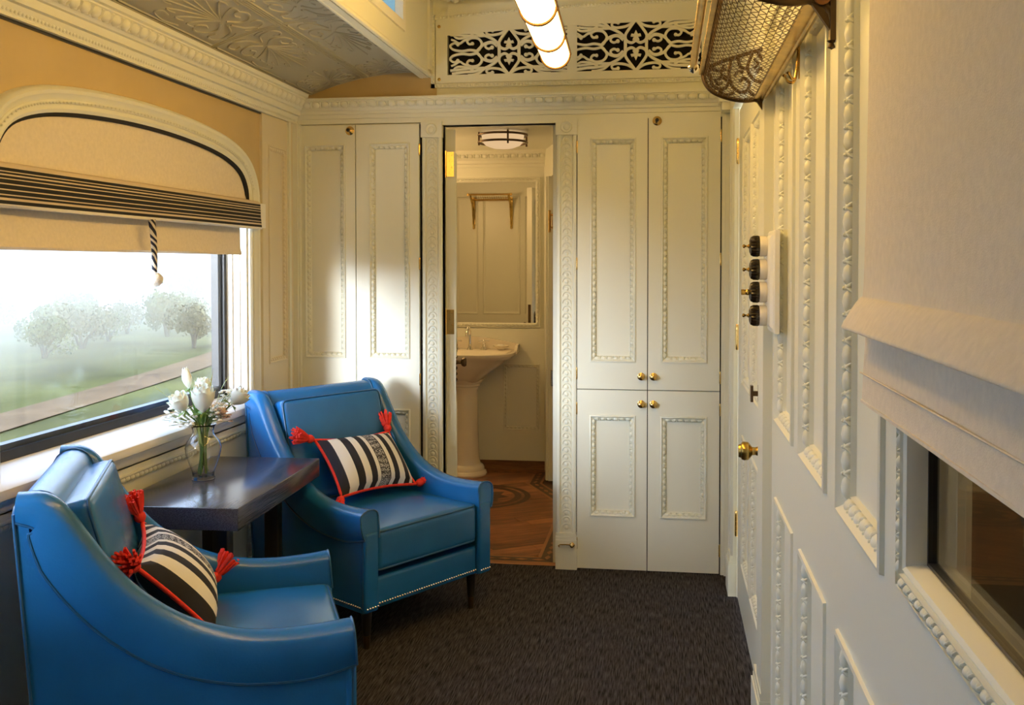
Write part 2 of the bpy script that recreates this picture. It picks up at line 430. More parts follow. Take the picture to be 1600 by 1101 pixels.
def moulded_panel(fr, u0, u1, v0, v1, parent, w=.026, rise=.005, depth=.014, pitch=.027, m='cream', skip=(), eggs=True, c=0.):
    """sunk panel with a mitred carved moulding; two pieces: panel, moulding"""
    mb = MB()
    prof = [(0, 0), (.0015, rise), (w * .22, rise * 1.25), (w * .32, rise * .3), (w * .50, -depth * .22), (w * .88, -depth * .72), (w * .92, -depth * .55), (w, -depth)]
    loops = [[fr.p(a, b, c + h) for a, b in ((u0 + i, v0 + i), (u1 - i, v0 + i), (u1 - i, v1 - i), (u0 + i, v1 - i))] for i, h in prof]
    mb.loft(loops, closed_row=True)
    if eggs:
        i = w * .62; h = c - depth * .40
        sl = math.atan2(depth * .6, w * .5)
        sides = [((u0 + i, v0 + 2 * i * .55), (u0 + i, v1 - 2 * i * .55), fr.u), ((u1 - i, v0 + i * 1.1), (u1 - i, v1 - i * 1.1), -fr.u),
                 ((u0 + i * 1.1, v0 + i), (u1 - i * 1.1, v0 + i), fr.v), ((u0 + i * 1.1, v1 - i), (u1 - i * 1.1, v1 - i), -fr.v)]
        for k, (p, q, inw) in enumerate(sides):
            if k in skip: continue
            b = inw * math.cos(sl) - fr.n * math.sin(sl); n = fr.n * math.cos(sl) + inw * math.sin(sl)
            eggs_run(mb, fr.p(*p, h), fr.p(*q, h), b, n, pitch, w * .33, w * (.22 if pitch > .03 else .28), leaf=pitch > .03, fill=.46)
    mo = mb.build('moulding', m, parent, 40)
    pb = MB(); pb.fbox(fr, u0 + w * .6, u1 - w * .6, v0 + w * .6, v1 - w * .6, c - depth - .006, c - depth)
    pb.build('panel', m, parent)
    return mo

def profile_run(mb, fr, prof, a0, a1, mitre0=0., mitre1=0.):
    """sweep a (projection, v) profile along u from a0 to a1; ends may be mitred by the projection"""
    A = [fr.p(a0 + mitre0 * c, b, c) for c, b in prof]; B = [fr.p(a1 - mitre1 * c, b, c) for c, b in prof]
    n = len(prof); mb.add(A + B, [(i, i + 1, n + i + 1, n + i) for i in range(n - 1)] + [tuple(range(n))[::-1], tuple(range(n, 2 * n))])

# shared small hardware ------------------------------------------------
def knob_mesh():
    b = MB(); b.lathe([(0, 0), (.017, 0), (.0175, .003), (.012, .005), (.007, .008), (.006, .016), (.011, .021), (.0145, .026), (.014, .031), (.009, .035), (.005, .0355), (.0045, .038), (0, .0385)], 18)
    return b.mesh('knob', M['brass'])
def catch_mesh():
    b = MB(); b.lathe([(0, 0), (.02, 0), (.021, .004), (.015, .008), (.013, .012), (.008, .016), (0, .017)], 18)
    return b.mesh('catch', M['brass'])
def catch_knob_mesh():
    b = MB(); b.lathe([(0, .014), (.006, .014), (.006, .020), (.0085, .026), (.0085, .031), (.004, .034), (0, .0345)], 12); return b.mesh('catch_knob', M['bakelite'])
def hinge_mesh(h=.05, r=.004, leaf=.0):
    b = MB(); b.lathe([(0, -h / 2 - .004), (r * .7, -h / 2 - .003), (r, -h / 2)] + [(r, -h / 2 + h * k / 5 * .999) for k in range(1, 6)] + [(r * .7, h / 2 + .003), (0, h / 2 + .004)], 8, Matrix.Rotation(-PI / 2, 4, 'X'))
    for k in (1, 2, 3, 4): b.lathe([(r, -h / 2 + h * k / 5 - .0007), (r * 1.12, -h / 2 + h * k / 5), (r, -h / 2 + h * k / 5 + .0007)], 8, Matrix.Rotation(-PI / 2, 4, 'X'))
    return b.mesh('hinge', M['brass'])
KNOB, CATCH, CATCH_KNOB, HINGE, HINGE_L = knob_mesh(), catch_mesh(), catch_knob_mesh(), hinge_mesh(), hinge_mesh(.10, .007)

# ---------------------------------------------------------------- room constants
XL, XR, YB, YN = -1.75, .30, 4.38, -1.6
FL = Fr((XL, 0, 0), (0, 1, 0), (0, 0, 1), (1, 0, 0))
FB = Fr((0, YB, 0), (1, 0, 0), (0, 0, 1), (0, -1, 0))
FRt = Fr((XR, 0, 0), (0, 1, 0), (0, 0, 1), (-1, 0, 0))
DXL, DXR = -1.030, -.493                      # bathroom doorway
YBB = 6.45                                    # bathroom back wall

# ---------------------------------------------------------------- floors
b = MB(); b.box(XL - .1, XR + .08, YN, YB + .01, -.04, 0)
struct(b.build('floor', 'carpet'), 'charcoal ribbed carpet covering the compartment floor')
b = MB(); b.box(-1.9, .4, YB + .01, YBB + .1, -.05, -.012)
fl2 = struct(b.build('floor_bathroom', 'inlay'), 'reddish wood parquet floor of the bathroom seen through the doorway')
# diagonal planks clipped to the field, each its own piece
def clip_poly(poly, a, bb, c):
    out = []
    for i in range(len(poly)):
        p, q = poly[i], poly[(i + 1) % len(poly)]
        dp = a * p[0] + bb * p[1] - c; dq = a * q[0] + bb * q[1] - c
        if dp <= 0: out.append(p)
        if (dp < 0) != (dq < 0) and dp != dq:
            t = dp / (dp - dq); out.append((p[0] + t * (q[0] - p[0]), p[1] + t * (q[1] - p[1])))
    return out
field = [(-1.75, 4.52), (-.60, 4.52), (-.60, 5.50), (-.87, 6.02), (-.87, 6.30), (-1.75, 6.30)]
FZ = Fr((0, 0, 0), (1, 0, 0), (0, 1, 0), (0, 0, 1))
def plank_piece(poly, m='plank', z=0., name='floor_plank', ang=None):
    if len(poly) < 3: return
    area = abs(sum(poly[i][0] * poly[(i + 1) % len(poly)][1] - poly[(i + 1) % len(poly)][0] * poly[i][1] for i in range(len(poly)))) / 2
    if area < 4e-4: return
    cx = sum(p[0] for p in poly) / len(poly); cy = sum(p[1] for p in poly) / len(poly)
    g = .0012; pl = []
    for x, y in poly:
        d = math.hypot(x - cx, y - cy); pl.append(((x - cx) * (1 - g / d), (y - cy) * (1 - g / d)))
    ca, sa = (math.cos(ang), math.sin(ang)) if ang is not None else (1, 0)
    loc = [(x * ca + y * sa, -x * sa + y * ca) for x, y in pl]
    mb = MB(); mb.prism(loc, FZ, -.012, 0)
    put(name, mb.mesh(name, M[m], None, 0), fl2, Matrix.Translation((cx, cy, z)) @ Matrix.Rotation(ang or 0, 4, 'Z'))
ang = math.radians(32); dx, dy = math.cos(ang), math.sin(ang); nx, ny = -dy, dx; pw = .085
rr = random.Random(3)
for k in range(28, 100):
    c0 = k * pw; strip_p = clip_poly(clip_poly(field, -nx, -ny, -c0), nx, ny, c0 + pw)
    if len(strip_p) < 3: continue
    s0 = min(p[0] * dx + p[1] * dy for p in strip_p); s1 = max(p[0] * dx + p[1] * dy for p in strip_p); s = s0 - rr.random() * .6
    while s < s1:
        e = s + .7 + rr.random() * .3
        plank_piece(clip_poly(clip_poly(strip_p, -dx, -dy, -s), dx, dy, e), ang=ang); s = e
# border: light lines either side of a dark band with light lozenges
def offset_path(pts, d):
    out = []
    for i in range(len(pts)):
        p = np.array(pts[i]); a = np.array(pts[i - 1]) if i else None; c = np.array(pts[i + 1]) if i < len(pts) - 1 else None
        ns = []
        for q, r_ in ((a, p), (p, c)):
            if q is None or r_ is None: continue
            t = (r_ - q) / np.linalg.norm(r_ - q); ns.append(np.array([t[1], -t[0]]))
        n_ = sum(ns); n_ = n_ / np.linalg.norm(n_); cosn = n_ @ ns[0]; out.append(p + n_ * d / cosn)
    return out
path = [(-1.75, 4.52), (-.60, 4.52), (-.60, 5.50), (-.87, 6.02), (-.87, 6.30), (-1.75, 6.30)]
def ribbon(d0, d1, m, name, z):
    A, B_ = offset_path(path, d0), offset_path(path, d1)
    for i in range(len(path) - 1):
        plank_piece([tuple(A[i]), tuple(A[i + 1]), tuple(B_[i + 1]), tuple(B_[i])], m, z, name)
ribbon(.0, .016, 'inlay_light', 'border_strip', 0)
ribbon(.016, .078, 'inlay', 'border_strip', 0)
ribbon(.078, .094, 'inlay_light', 'border_strip', 0)
lz = MB(); mid = offset_path(path, .047)
for i in range(len(path) - 1):
    p, q = mid[i], mid[i + 1]; L = np.linalg.norm(q - p); t = (q - p) / L; n_ = np.array([-t[1], t[0]]); k = max(1, int(L / .075))
    for j in range(k):
        c = p + t * L * (j + .5) / k
        lz.prism([tuple(c - t * .032), tuple(c + n_ * .014 - t * .004), tuple(c + t * .032), tuple(c - n_ * .014 + t * .004)], FZ, -.002, .0008)
lz.build('border_inlay', 'inlay_light', fl2, 0)
# outer planks between border and walls
plank_piece([(-1.02, 4.392), (-.5, 4.392), (-.5, 4.424), (-1.02, 4.424)], 'plank', 0, 'threshold')
for (x0, x1, y0, y1) in ((-1.88, -1.845, 4.43, 6.45), (-.78, .3, 6.40, 6.45), (-1.845, -.78, 6.394, 6.45), (-.505, -.40, 4.43, 5.5)):
    plank_piece([(x0, y0), (x1, y0), (x1, y1), (x0, y1)])
# round medallion
mc = (-1.10, 5.66)
med = MB()
def ring(r0, r1, z, n=40):
    med.add([(mc[0] + r * math.cos(2 * PI * k / n), mc[1] + r * math.sin(2 * PI * k / n), z) for r in (r0, r1) for k in range(n)],
            [(k, (k + 1) % n, n + (k + 1) % n, n + k) for k in range(n)])
ring(.265, .30, .0010); ring(.205, .245, .0010)
for k in range(8):
    a = 2 * PI * k / 8; ca, sa = math.cos(a), math.sin(a)
    pts = [(0.02, 0), (.06, .035), (.11, .05), (.175, 0), (.11, -.05), (.06, -.035)]
    med.add([(mc[0] + x * ca - y * sa, mc[1] + x * sa + y * ca, .0012) for x, y in pts], [tuple(range(6))])
med.build('medallion', 'inlay', fl2, 0)

# ---------------------------------------------------------------- left wall with arched windows
ARCH = [(-.78, 1.55), (-.78, 1.66), (-.765, 1.725), (-.71, 1.785), (-.60, 1.826), (-.44, 1.852), (-.22, 1.868), (0, 1.873)]
ARCH = ARCH + [(-x, z) for x, z in reversed(ARCH[:-1])]
ARCH = [tuple(p) for p in bez(ARCH, 4)]
ZS, ZT = .80, 2.10                            # sill top, wall top
WIN = (3.085, 1.15)  # the second centre is an unseen window added for fill daylight
b = MB(); ob = MB()
def wall_strip(mb, y0, y1, z0, z1, t=.08):
    mb.box(XL - t, XL, y0, y1, z0, z1)
edges = [YN] + [x for c in sorted(WIN) for x in (c - .78, c + .78)] + [YB]
for i in range(0, len(edges), 2):
    wall_strip(b, edges[i], edges[i + 1], .73, 1.70); wall_strip(ob, edges[i], edges[i + 1], 1.70, 2.2)
for c in WIN:
    for (y0, z0), (y1, z1) in zip(ARCH[:-1], ARCH[1:]):
        if y1 - y0 < 1e-5: continue
        ob.add([(x, c + y, z) for x in (XL, XL - .08) for y, z in ((y0, z0), (y1, z1), (y1, 2.2), (y0, 2.2))],
               [(0, 1, 2, 3), (7, 6, 5, 4), (0, 4, 5, 1), (3, 2, 6, 7)])
    wall_strip(b, c - .78, c + .78, .73, ZS)
wl_o = struct(b.build('wall_left', 'cream'), 'cream panelled window wall on the left side')
up = ob.build('upper_panel', 'ochre', wl_o); 
# dado below the sills: framed boards with beaded panels
b = MB(); dpan = [(YN + .1, -.05), (.05, 1.0), (1.06, 2.1), (2.2, 3.895), (3.97, 4.30)]
holes = [(a, c, .10, .712) for a, c in dpan]
holed(b, FL, YN, YB, 0, .735, holes, .02, .0)
b.build('dado_board', 'cream', wl_o)
for (a, c, z0, z1) in holes: moulded_panel(FL, a, c, z0, z1, wl_o, w=.032, pitch=.028)
# tall narrow panel beyond the window
b = MB(); holed(b, FL, 3.985, YB, .74, 2.055, [(4.045, 4.245, .955, 1.925)], .012, .012)
b.build('stile_board', 'tan', wl_o); moulded_panel(FL, 4.045, 4.245, .955, 1.925, wl_o, m='tan', w=.026, pitch=.024, c=.012, depth=.009)
b = MB(); b.fbox(FL, 4.262, 4.285, .74, 2.055, .012, .022); b.fbox(FL, 4.325, 4.37, 0, 2.055, .0, .035); b.fbox(FL, 4.335, 4.36, 0, 2.055, .035, .043)
b.build('corner_post', 'cream', wl_o)
# arched architrave: swept profile with fine reeds
def arch_sweep(mb, c, prof, extra=0.):
    """prof: (outward offset in the wall plane, projection)"""
    A = [np.array((y, z)) for y, z in ARCH]
    A = [np.array((-.78, ZS))] + A + [np.array((.78, ZS))]
    rows = []
    for i, p in enumerate(A):
        t = A[min(i + 1, len(A) - 1)] - A[max(i - 1, 0)]; t = t / np.linalg.norm(t); n_ = np.array([-t[1], t[0]])
        rows.append([(XL + pr, c + p[0] + n_[0] * o, p[1] + n_[1] * o) for o, pr in prof])
    mb.loft(rows)
AP = [(-.006, -.06), (-.006, .010), (.004, .016), (.012, .012), (.018, .012), (.019, .017), (.024, .020), (.029, .017), (.030, .014), (.042, .020), (.048, .026), (.058, .028), (.066, .022), (.070, .014), (.072, .0)]
n_win = 0
for c in WIN:
    n_win += 1
    b = MB(); arch_sweep(b, c, AP); b.build('architrave', 'cream', wl_o, 30)
    b = MB()
    A = [p for p in ARCH if p[1] > 1.70]
    pts = bez([(XL + .021, c + y * 1.03, 1.7 + (z - 1.7) * 1.14) for y, z in A[::3]], 8)
    L = 0; last = V(pts[0])
    for p in pts[1:]:
        p = V(p)
        if (p - last).length > .011:
            t = (p - last).normalized(); b.egg(p, t, t.cross(V((1, 0, 0))), (1, 0, 0), .0045, .004, .004); last = p
    b.build('bead_row', 'cream', wl_o, 40)
    w = anchor('window_%d' % n_win, (XL - .08, c, ZS))
    struct(w, 'wide landscape window with black metal frame and white sill behind the armchairs' if n_win == 1 else 'second landscape window of the same wall, behind the photographer')  # the second window is unseen, added to bring in fill daylight
    # white reveal (stepped) then black frame, glass, sill
    b = MB()
    for s in (-1, 1):
        b.box(XL - .06, XL - .002, c + s * .775 - .012, c + s * .775 + .012, ZS, 1.9)
        b.box(XL - .10, XL - .030, c + s * .776 - .018, c + s * .776 + .018, ZS, 1.9)
        b.box(XL - .115, XL - .060, c + s * .772 - .022, c + s * .772 + .022, ZS, 1.9)
    b.box(XL - .14, XL - .08, c - .80, c + .80, ZS - .06, .845)
    b.build('reveal', 'white', w)
    f = MB(); g = .785; z0, z1 = .842, 1.9
    for s in (-1, 1):
        f.box(XL - .125, XL - .085, c + s * (g - .030) - .028, c + s * (g - .030) + .028, z0, z1)
        f.box(XL - .13, XL - .10, c + s * (g - .072) - .010, c + s * (g - .072) + .010, z0, z1)
    f.box(XL - .125, XL - .085, c - g, c + g, z0, z0 + .032); f.box(XL - .13, XL - .10, c - g, c + g, z0 + .032, z0 + .048)
    f.box(XL - .125, XL - .085, c - g, c + g, z1 - .03, z1)
    f.build('frame', 'black', w)
    q = MB(); q.box(XL - .040 - .006, XL - .040, c - .70, c + .70, .86, 1.88); q = None
    q = MB(); q.box(XL - .097, XL - .092, c - g, c + g, z0 + .02, z1); q.build('pane', 'pane', w)
    s_ = MB()
    prof = [(-.09, .845), (-.06, .842), (-.005, .822), (.030, .816), (.042, .808), (.045, .795), (.042, .782), (.030, .776), (.016, .774), (.014, .745), (.008, .738), (0, .735)]
    profile_run(s_, FL, prof, c - .83, c + .83); s_.build('sill', 'white', w, 40)
    # outer skin around the aperture keeps the daylight to the panes
    k = MB(); holed(k, Fr((XL - .14, 0, 0), (0, 1, 0), (0, 0, 1), (1, 0, 0)), c - .98, c + .98, .5, 2.25, [(c - g, c + g, z0, z1)], .03); k.build('outer_skin', 'black', w)
b = MB(); b.box(XL - .2, XL - .17, YN, YB + 2.2, -.1, .55); b.box(XL - .2, XL - .17, YN, YB + 2.2, 2.2, 2.9)

# ---------------------------------------------------------------- right wall (door, panels, corridor window)
UP = [(2.31, 2.668), (1.84, 2.188), (1.365, 1.714)]
WINR = (.10, 1.250, .995, 1.99)               # corridor window opening: y0, y1, z0, z1 (outer edge of its moulding)
holes_up = [(a, c, .970, 1.928) for a, c in UP]
holes_lo = [(a, c, .16, .765) for a, c in UP] + [(.15, 1.22, .16, .765)]
D2 = (3.01, 4.055, .015, 2.03)                # door in the far end of this wall
b = MB(); holed(b, FRt, YN, 2.99, 0, 2.75, holes_up + holes_lo + [WINR], .05)
b.fbox(FRt, 2.99, YB, 2.045, 2.75, -.05, 0); b.fbox(FRt, 4.075, YB, 0, 2.045, -.05, 0)
wr_o = struct(b.build('wall_right', 'cream'), 'cream panelled corridor wall on the right side')
for (a, c, z0, z1) in holes_up: moulded_panel(FRt, a, c, z0, z1, wr_o, w=.036, rise=.007, depth=.022, pitch=.046)
for (a, c, z0, z1) in holes_lo: moulded_panel(FRt, a, c, z0, z1, wr_o, w=.034, rise=.006, depth=.020, pitch=.044)
b = MB(); b.fbox(FRt, YN, 2.62, 2.02, 2.045, 0, .012); b.fbox(FRt, YN, 2.775, 2.06, 2.10, 0, .02)
b.build('picture_rail', 'cream', wr_o)
# door casings with plinth blocks
for k, (a, c) in enumerate(((2.775, 2.985), (4.085, 4.235))):
    b = MB(); prof = [(0, 0), (.016, 0), (.026, .012), (.026, .05), (.019, .056), (.019, c - a - .05), (.027, c - a - .04), (.027, c - a - .008), (.0, c - a)]
    zt = 2.045
    if k == 0: prof = [(0, 0), (.026, 0), (.026, .14), (.018, .15), (.018, c - a - .02), (0, c - a)]
    b.loft([[FRt.p(a + t, .17, pr) for pr, t in prof], [FRt.p(a + t, zt, pr) for pr, t in prof]], cap=True)
    cs = b.build('door_casing', 'cream', wr_o)
    b = MB(); b.fbox(FRt, a - .002, c + .002, 0, .135, 0, .036); b.fbox(FRt, a - .001, c, .135, .15, 0, .031); b.fbox(FRt, a, c - .002, .15, .172, 0, .029)
    b.build('plinth_block', 'cream', wr_o)
b = MB(); eggs_run(b, FRt.p(4.16, .20, .019), FRt.p(4.16, 2.0, .019), V((0, 1, 0)), V((-1, 0, 0)), .03, .012, .006); b.build('casing_carving', 'cream', wr_o)
b = MB(); b.fbox(FRt, 2.775, 4.235, 2.045, 2.10, 0, .026); b.build('head_casing', 'cream', wr_o)
# the door itself
b = MB(); dh = [(3.46, 3.815, .93, 1.895), (3.075, 3.425, .93, 1.895), (3.37, 3.70, .215, .73), (3.06, 3.30, .215, .73)]
dh = [(3.47, 3.815, .93, 1.895), (3.09, 3.425, .93, 1.895), (3.47, 3.815, .215, .73), (3.09, 3.425, .215, .73)]
holed(b, FRt, *D2, dh, .036)
d2 = struct(b.build('door_2', 'cream'), 'cream panelled corridor door at the far end of the right wall')
for (a, c, z0, z1) in dh: moulded_panel(FRt, a, c, z0, z1, d2, w=.032, rise=.005, depth=.016, pitch=.034)
for z in (1.866, 1.095, .315):
    put('hinge', HINGE_L, d2, FRt.mtx(4.063, z, .004))
kb = MB(); kb.lathe([(r * 1.2, z * 1.25) for r, z in [(0, 0), (.026, 0), (.026, .004), (.012, .008), (.010, .014), (.011, .022), (.017, .026), (.0235, .032), (.0245, .042), (.022, .048), (.018, .0505), (.016, .056), (0, .057)]], 20)
kn = put('knob', kb.mesh('knob', M['old_brass']), d2, FRt.mtx(3.05, .815, .003)); kn['label'] = 'round polished door knob'
b = MB(); b.prism([(x * .02, z * .065) for x, z in ((-1, -.7), (-.6, -.86), (0, -1), (.6, -.86), (1, -.7), (1, .7), (.6, .86), (0, 1), (-.6, .86), (-1, .7))], Fr(FRt.p(3.05, .815), FRt.u, FRt.v, FRt.n), 0, .006)
b.build('lock_plate', 'bronze', d2)
b = MB(); o_ = FRt.p(3.13, .985, 0); f_ = Fr(o_, FRt.u, FRt.v, FRt.n)
b.fbox(f_, -.012, .012, -.026, .026, 0, .006); b.fbox(f_, -.006, .006, -.008, .008, .006, .022); b.fbox(f_, -.014, .014, -.026, .026, .022, .030)
b.build('latch', 'bronze', d2)
# corridor window: carved frame, inner stops, glass
wi = anchor('window_3', (XR, WINR[1], WINR[2]))
struct(wi, 'inner window to the corridor half covered by the cream blind on the right')
b = MB(); y0, y1, z0, z1 = WINR
pr = [(0, 0), (.001, .010), (.003, .013), (.004, .007), (.018, .006), (.0195, .012), (.022, .013), (.0235, .007), (.026, .008), (.030, .011), (.035, .008), (.038, -.002), (.0385, -.016)]
b.loft([[FRt.p(a, c, h) for a, c in ((y0 + i, z0 + i), (y1 - i, z0 + i), (y1 - i, z1 - i), (y0 + i, z1 - i))] for i, h in pr], closed_row=True)
for p, q, inw in (((y1 - .011, z0 + .014), (y1 - .011, z1 - .014), -FRt.u), ((y0 + .014, z0 + .011), (y1 - .014, z0 + .011), FRt.v)):
    eggs_run(b, FRt.p(*p, .006), FRt.p(*q, .006), inw, FRt.n, .026, .0078, .0095, fill=.43, leaf=True)
b.build('frame', 'cream', wi, 40)
b = MB(); holed(b, FRt, y0 + .034, y1 - .034, z0 + .034, z1 - .034, [(y0 + .043, y1 - .043, z0 + .043, z1 - .043)], .012, -.016); b.build('gasket', 'black', wi)
b = MB(); b.fbox(FRt, y0 + .036, y1 - .036, z0 + .036, z1 - .036, -.026, -.021); b.build('pane', 'corridor_pane', wi)
# corridor beyond
b = MB(); b.box(1.02, 1.06, -1.5, 3.2, -.1, 2.6)
cw = struct(b.build('wall_corridor', 'corridor_wood'), 'brown veneer wall of the corridor seen through the inner window')
b = MB(); b.box(.97, 1.02, -1.5, 3.2, .0, .93); b.build('dado_board', 'bronze', cw)
b = MB(); b.box(.955, 1.02, -1.5, 3.2, .93, .955); b.build('dado_rail', 'corridor_wood', cw)
b = MB(); b.box(.37, 1.02, -1.5, 3.2, -.06, -.02); struct(b.build('floor_corridor', 'carpet'), 'dark carpeted corridor floor behind the inner window')
b = MB(); b.box(.37, 1.06, -1.5, 3.2, 2.45, 2.5); b.box(.37, 1.06, 3.2, 3.25, -.1, 2.5); b.box(.37, 1.06, -1.55, -1.5, -.1, 2.5)
struct(b.build('ceiling_corridor', 'cream'), 'plain ceiling over the corridor')
ld = bpy.data.lights.new('corridor_fill', 'POINT'); ld.energy = 30; ld.color = (1, .72, .42); ld.shadow_soft_size = .08  # unseen point light added to brighten the corridor veneer
lo = bpy.data.objects.new('corridor_fill', ld); lo.location = (.72, 1.4, 2.3); C.objects.link(lo)

# ---------------------------------------------------------------- back wall, doorway, frieze
b = MB()
holed(b, FB, XL - .1, XR + .05, 0, 2.95, [(-1.76, DXL - .10, -1, 2.05), (DXL, DXR, -1, 2.042), (-.405, .247, -1, 2.075), (-1.01, .16, 2.27, 2.50), (XL - .2, -1.12, 2.34, 3.2)], .05)
bw = struct(b.build('wall_back', 'cream'), 'cream end wall with wardrobes and bathroom doorway')
b = MB(); b.box(DXL - .05, DXL, YB, YB + .07, 0, 2.06); b.box(DXR, DXR + .05, YB, YB + .07, 0, 2.06); b.box(DXL - .05, DXR + .05, YB, YB + .07, 2.042, 2.09)
b.build('door_jamb', 'cream', bw)
# spandrel under the curved ceiling, ochre
def ceil_z(x):
    xs = [-1.80, -1.68, -1.56, -1.434, -1.248, -1.10, -1.0]; zs = [2.12, 2.182, 2.222, 2.253, 2.276, 2.281, 2.281]
    return float(np.interp(x, xs, zs))
def ceil_s(x):
    c_ = np.polyfit([-1.68, -1.434, -1.12], [2.182, 2.256, 2.280], 2); return float(np.polyval(c_, x))
b = MB(); xs = np.linspace(-1.75, -1.055, 14)
b.add([(x, YB - .006, 2.14) for x in xs] + [(x, YB - .006, ceil_s(x) + .02) for x in xs], [(i, i + 1, 15 + i, 14 + i) for i in range(13)])
b.build('spandrel', 'ochre', bw)
# casing pilasters of the doorway
for (x0, x1) in ((-1.122, -1.030), (-.493, -.403)):
    b = MB(); w_ = x1 - x0
    prof = [(0, 0), (.020, 0), (.024, .006), (.024, .014), (.014, .020), (.014, w_ - .020), (.024, w_ - .014), (.024, w_ - .006), (.02, w_), (0, w_)]
    b.loft([[FB.p(x0 + t, .165, pr) for pr, t in prof], [FB.p(x0 + t, 1.985, pr) for pr, t in prof]], cap=True)
    b.build('pilaster', 'cream', bw)
    b = MB(); xm = (x0 + x1) / 2
    b.fbox(FB, xm - .021, xm + .021, .175, 1.98, .013, .0155)
    k = 56; st = (1.98 - .175) / k
    for i in range(k):
        z = .175 + st * (i + .5)
        pts = [FB.p(xm + .019 * math.cos(t), z + st * .62 * math.sin(t) - .003, .017) for t in np.linspace(PI * 1.02, PI * -.02, 9)]
        b.tube(pts, .0035, 4); b.egg(FB.p(xm, z - .002, .0155), FB.u, FB.v, FB.n, .010, st * .34, .006)
    b.build('pilaster_carving', 'cream', bw, 40)
    b = MB(); b.fbox(FB, x0 - .004, x1 + .004, 0, .135, 0, .036); b.fbox(FB, x0 - .003, x1 + .003, .135, .150, 0, .032); b.fbox(FB, x0 - .001, x1 + .001, .150, .165, 0, .028)
    b.build('plinth_block', 'cream', bw)
    b = MB(); b.fbox(FB, x0 - .004, x1 + .004, 1.985, 2.056, 0, .032)
    b.lathe([(.024, 0), (.027, .004), (.024, .008), (.018, .004), (.014, .002), (.011, .006), (0, .008)], 20, FB.mtx(xm, 2.02, .031))
    b.build('rosette_block', 'cream', bw)
b = MB(); b.fbox(FB, DXL, DXR, 2.042, 2.06, 0, .02); b.fbox(FB, .247, .30, 0, 2.06, 0, .02); b.fbox(FB, .262, .285, 0, 2.06, .02, .032)
b.build('head_casing', 'cream', bw)
# brass hook on the right plinth
hk = thing('door_hook', 'small brass door hook screwed to the plinth right of the bathroom doorway', 'hook', FB.p(-.42, .115, .036))
b = MB(); b.lathe([(0, 0), (.012, 0), (.012, .003), (.005, .006), (.004, .014), (.008, .017), (.008, .022), (0, .025)], 12, FB.mtx(-.42, .115, .036)); b.build('rose', 'brass', hk)
b = MB(); b.tube([FB.p(-.42, .117, .046), FB.p(-.45, .118, .046), FB.p(-.475, .117, .046), FB.p(-.482, .112, .046), FB.p(-.478, .106, .046)], .0028, 6); b.build('arm', 'brass', hk)

# cornices
CP = [(0, 2.056), (.018, 2.056), (.018, 2.078), (.024, 2.080), (.024, 2.098), (.034, 2.100), (.036, 2.113), (.042, 2.116), (.044, 2.121), (.052, 2.128), (.066, 2.150), (.070, 2.152), (.070, 2.156), (.078, 2.158), (.078, 2.168), (0, 2.168)]
def cornice(name, fr, a0, a1, m0, m1, label):
    b = MB(); profile_run(b, fr, CP, a0, a1, m0, m1); o = struct(b.build(name, 'cream', None, 30), label)
    b = MB(); bd = (fr.v * .022 + fr.n * .016).normalized(); nn = (fr.n * .022 - fr.v * .016).normalized()
    eggs_run(b, fr.p(a0 + .06 * abs(m0), 2.139, .058), fr.p(a1 - .06 * abs(m1), 2.139, .058), bd, nn, .046, .017, .010, fill=.44); b.build('egg_band', 'cream', o, 40)
    return o
cornice('trim_back', FB, XL, XR + .02, 1, 0, 'carved cream cornice above the wardrobes on the end wall')
LP = [(c * 1.25, z) for c, z in CP]
def cornice_left():
    fr = FL; b = MB(); P = [(0, 2.056), (.022, 2.056), (.022, 2.062), (.018, 2.066), (.026, 2.080), (.030, 2.092), (.044, 2.094), (.046, 2.118), (.054, 2.121), (.058, 2.127), (.066, 2.131), (.082, 2.160), (.088, 2.163), (.088, 2.168), (.098, 2.172), (.104, 2.186), (.0, 2.186)]
    profile_run(b, fr, P, YN, YB, 0, .75); o = struct(b.build('trim_left', 'cream', None, 30), 'carved cream cornice above the arched window')
    b = MB(); bd = (fr.v * .029 + fr.n * .016).normalized(); nn = (fr.n * .029 - fr.v * .016).normalized()
    eggs_run(b, fr.p(1.8, 2.1455, .073), fr.p(YB - .07, 2.1455, .073), bd, nn, .052, .020, .011, fill=.44); b.build('egg_band', 'cream', o, 40)
    b = MB(); bd = (fr.v * .014 + fr.n * .008).normalized(); nn = (fr.n * .014 - fr.v * .008).normalized()
    eggs_run(b, fr.p(2.0, 2.074, .022), fr.p(YB - .04, 2.074, .022), bd, nn, .016, .006, .004, dart=False); b.build('leaf_band', 'cream', o, 40)
    b = MB(); b.fbox(fr, YN, YB - .05, 2.049, 2.056, 0, .008); b.build('shadow_line_strip', 'black', o)  # thin black strip painting the shadow line under the cornice
cornice_left()
b = MB(); b.lathe([(.0, -.06), (.045, -.05), (.07, -.01), (.075, .045), (0, .045)], 4, Matrix.Translation((.245, YB - .10, 2.115)) @ Matrix.Rotation(PI / 4, 4, 'Z')); 
b = MB(); b.box(.228, .315, YB - .155, YB - .05, 2.10, 2.165); b.box(.240, .315, YB - .14, YB - .05, 2.065, 2.10); b.box(.218, .315, YB - .165, YB - .05, 2.165, 2.178)
struct(b.build('trim_bracket', 'cream'), 'small corner block where the end cornice meets the corridor wall')

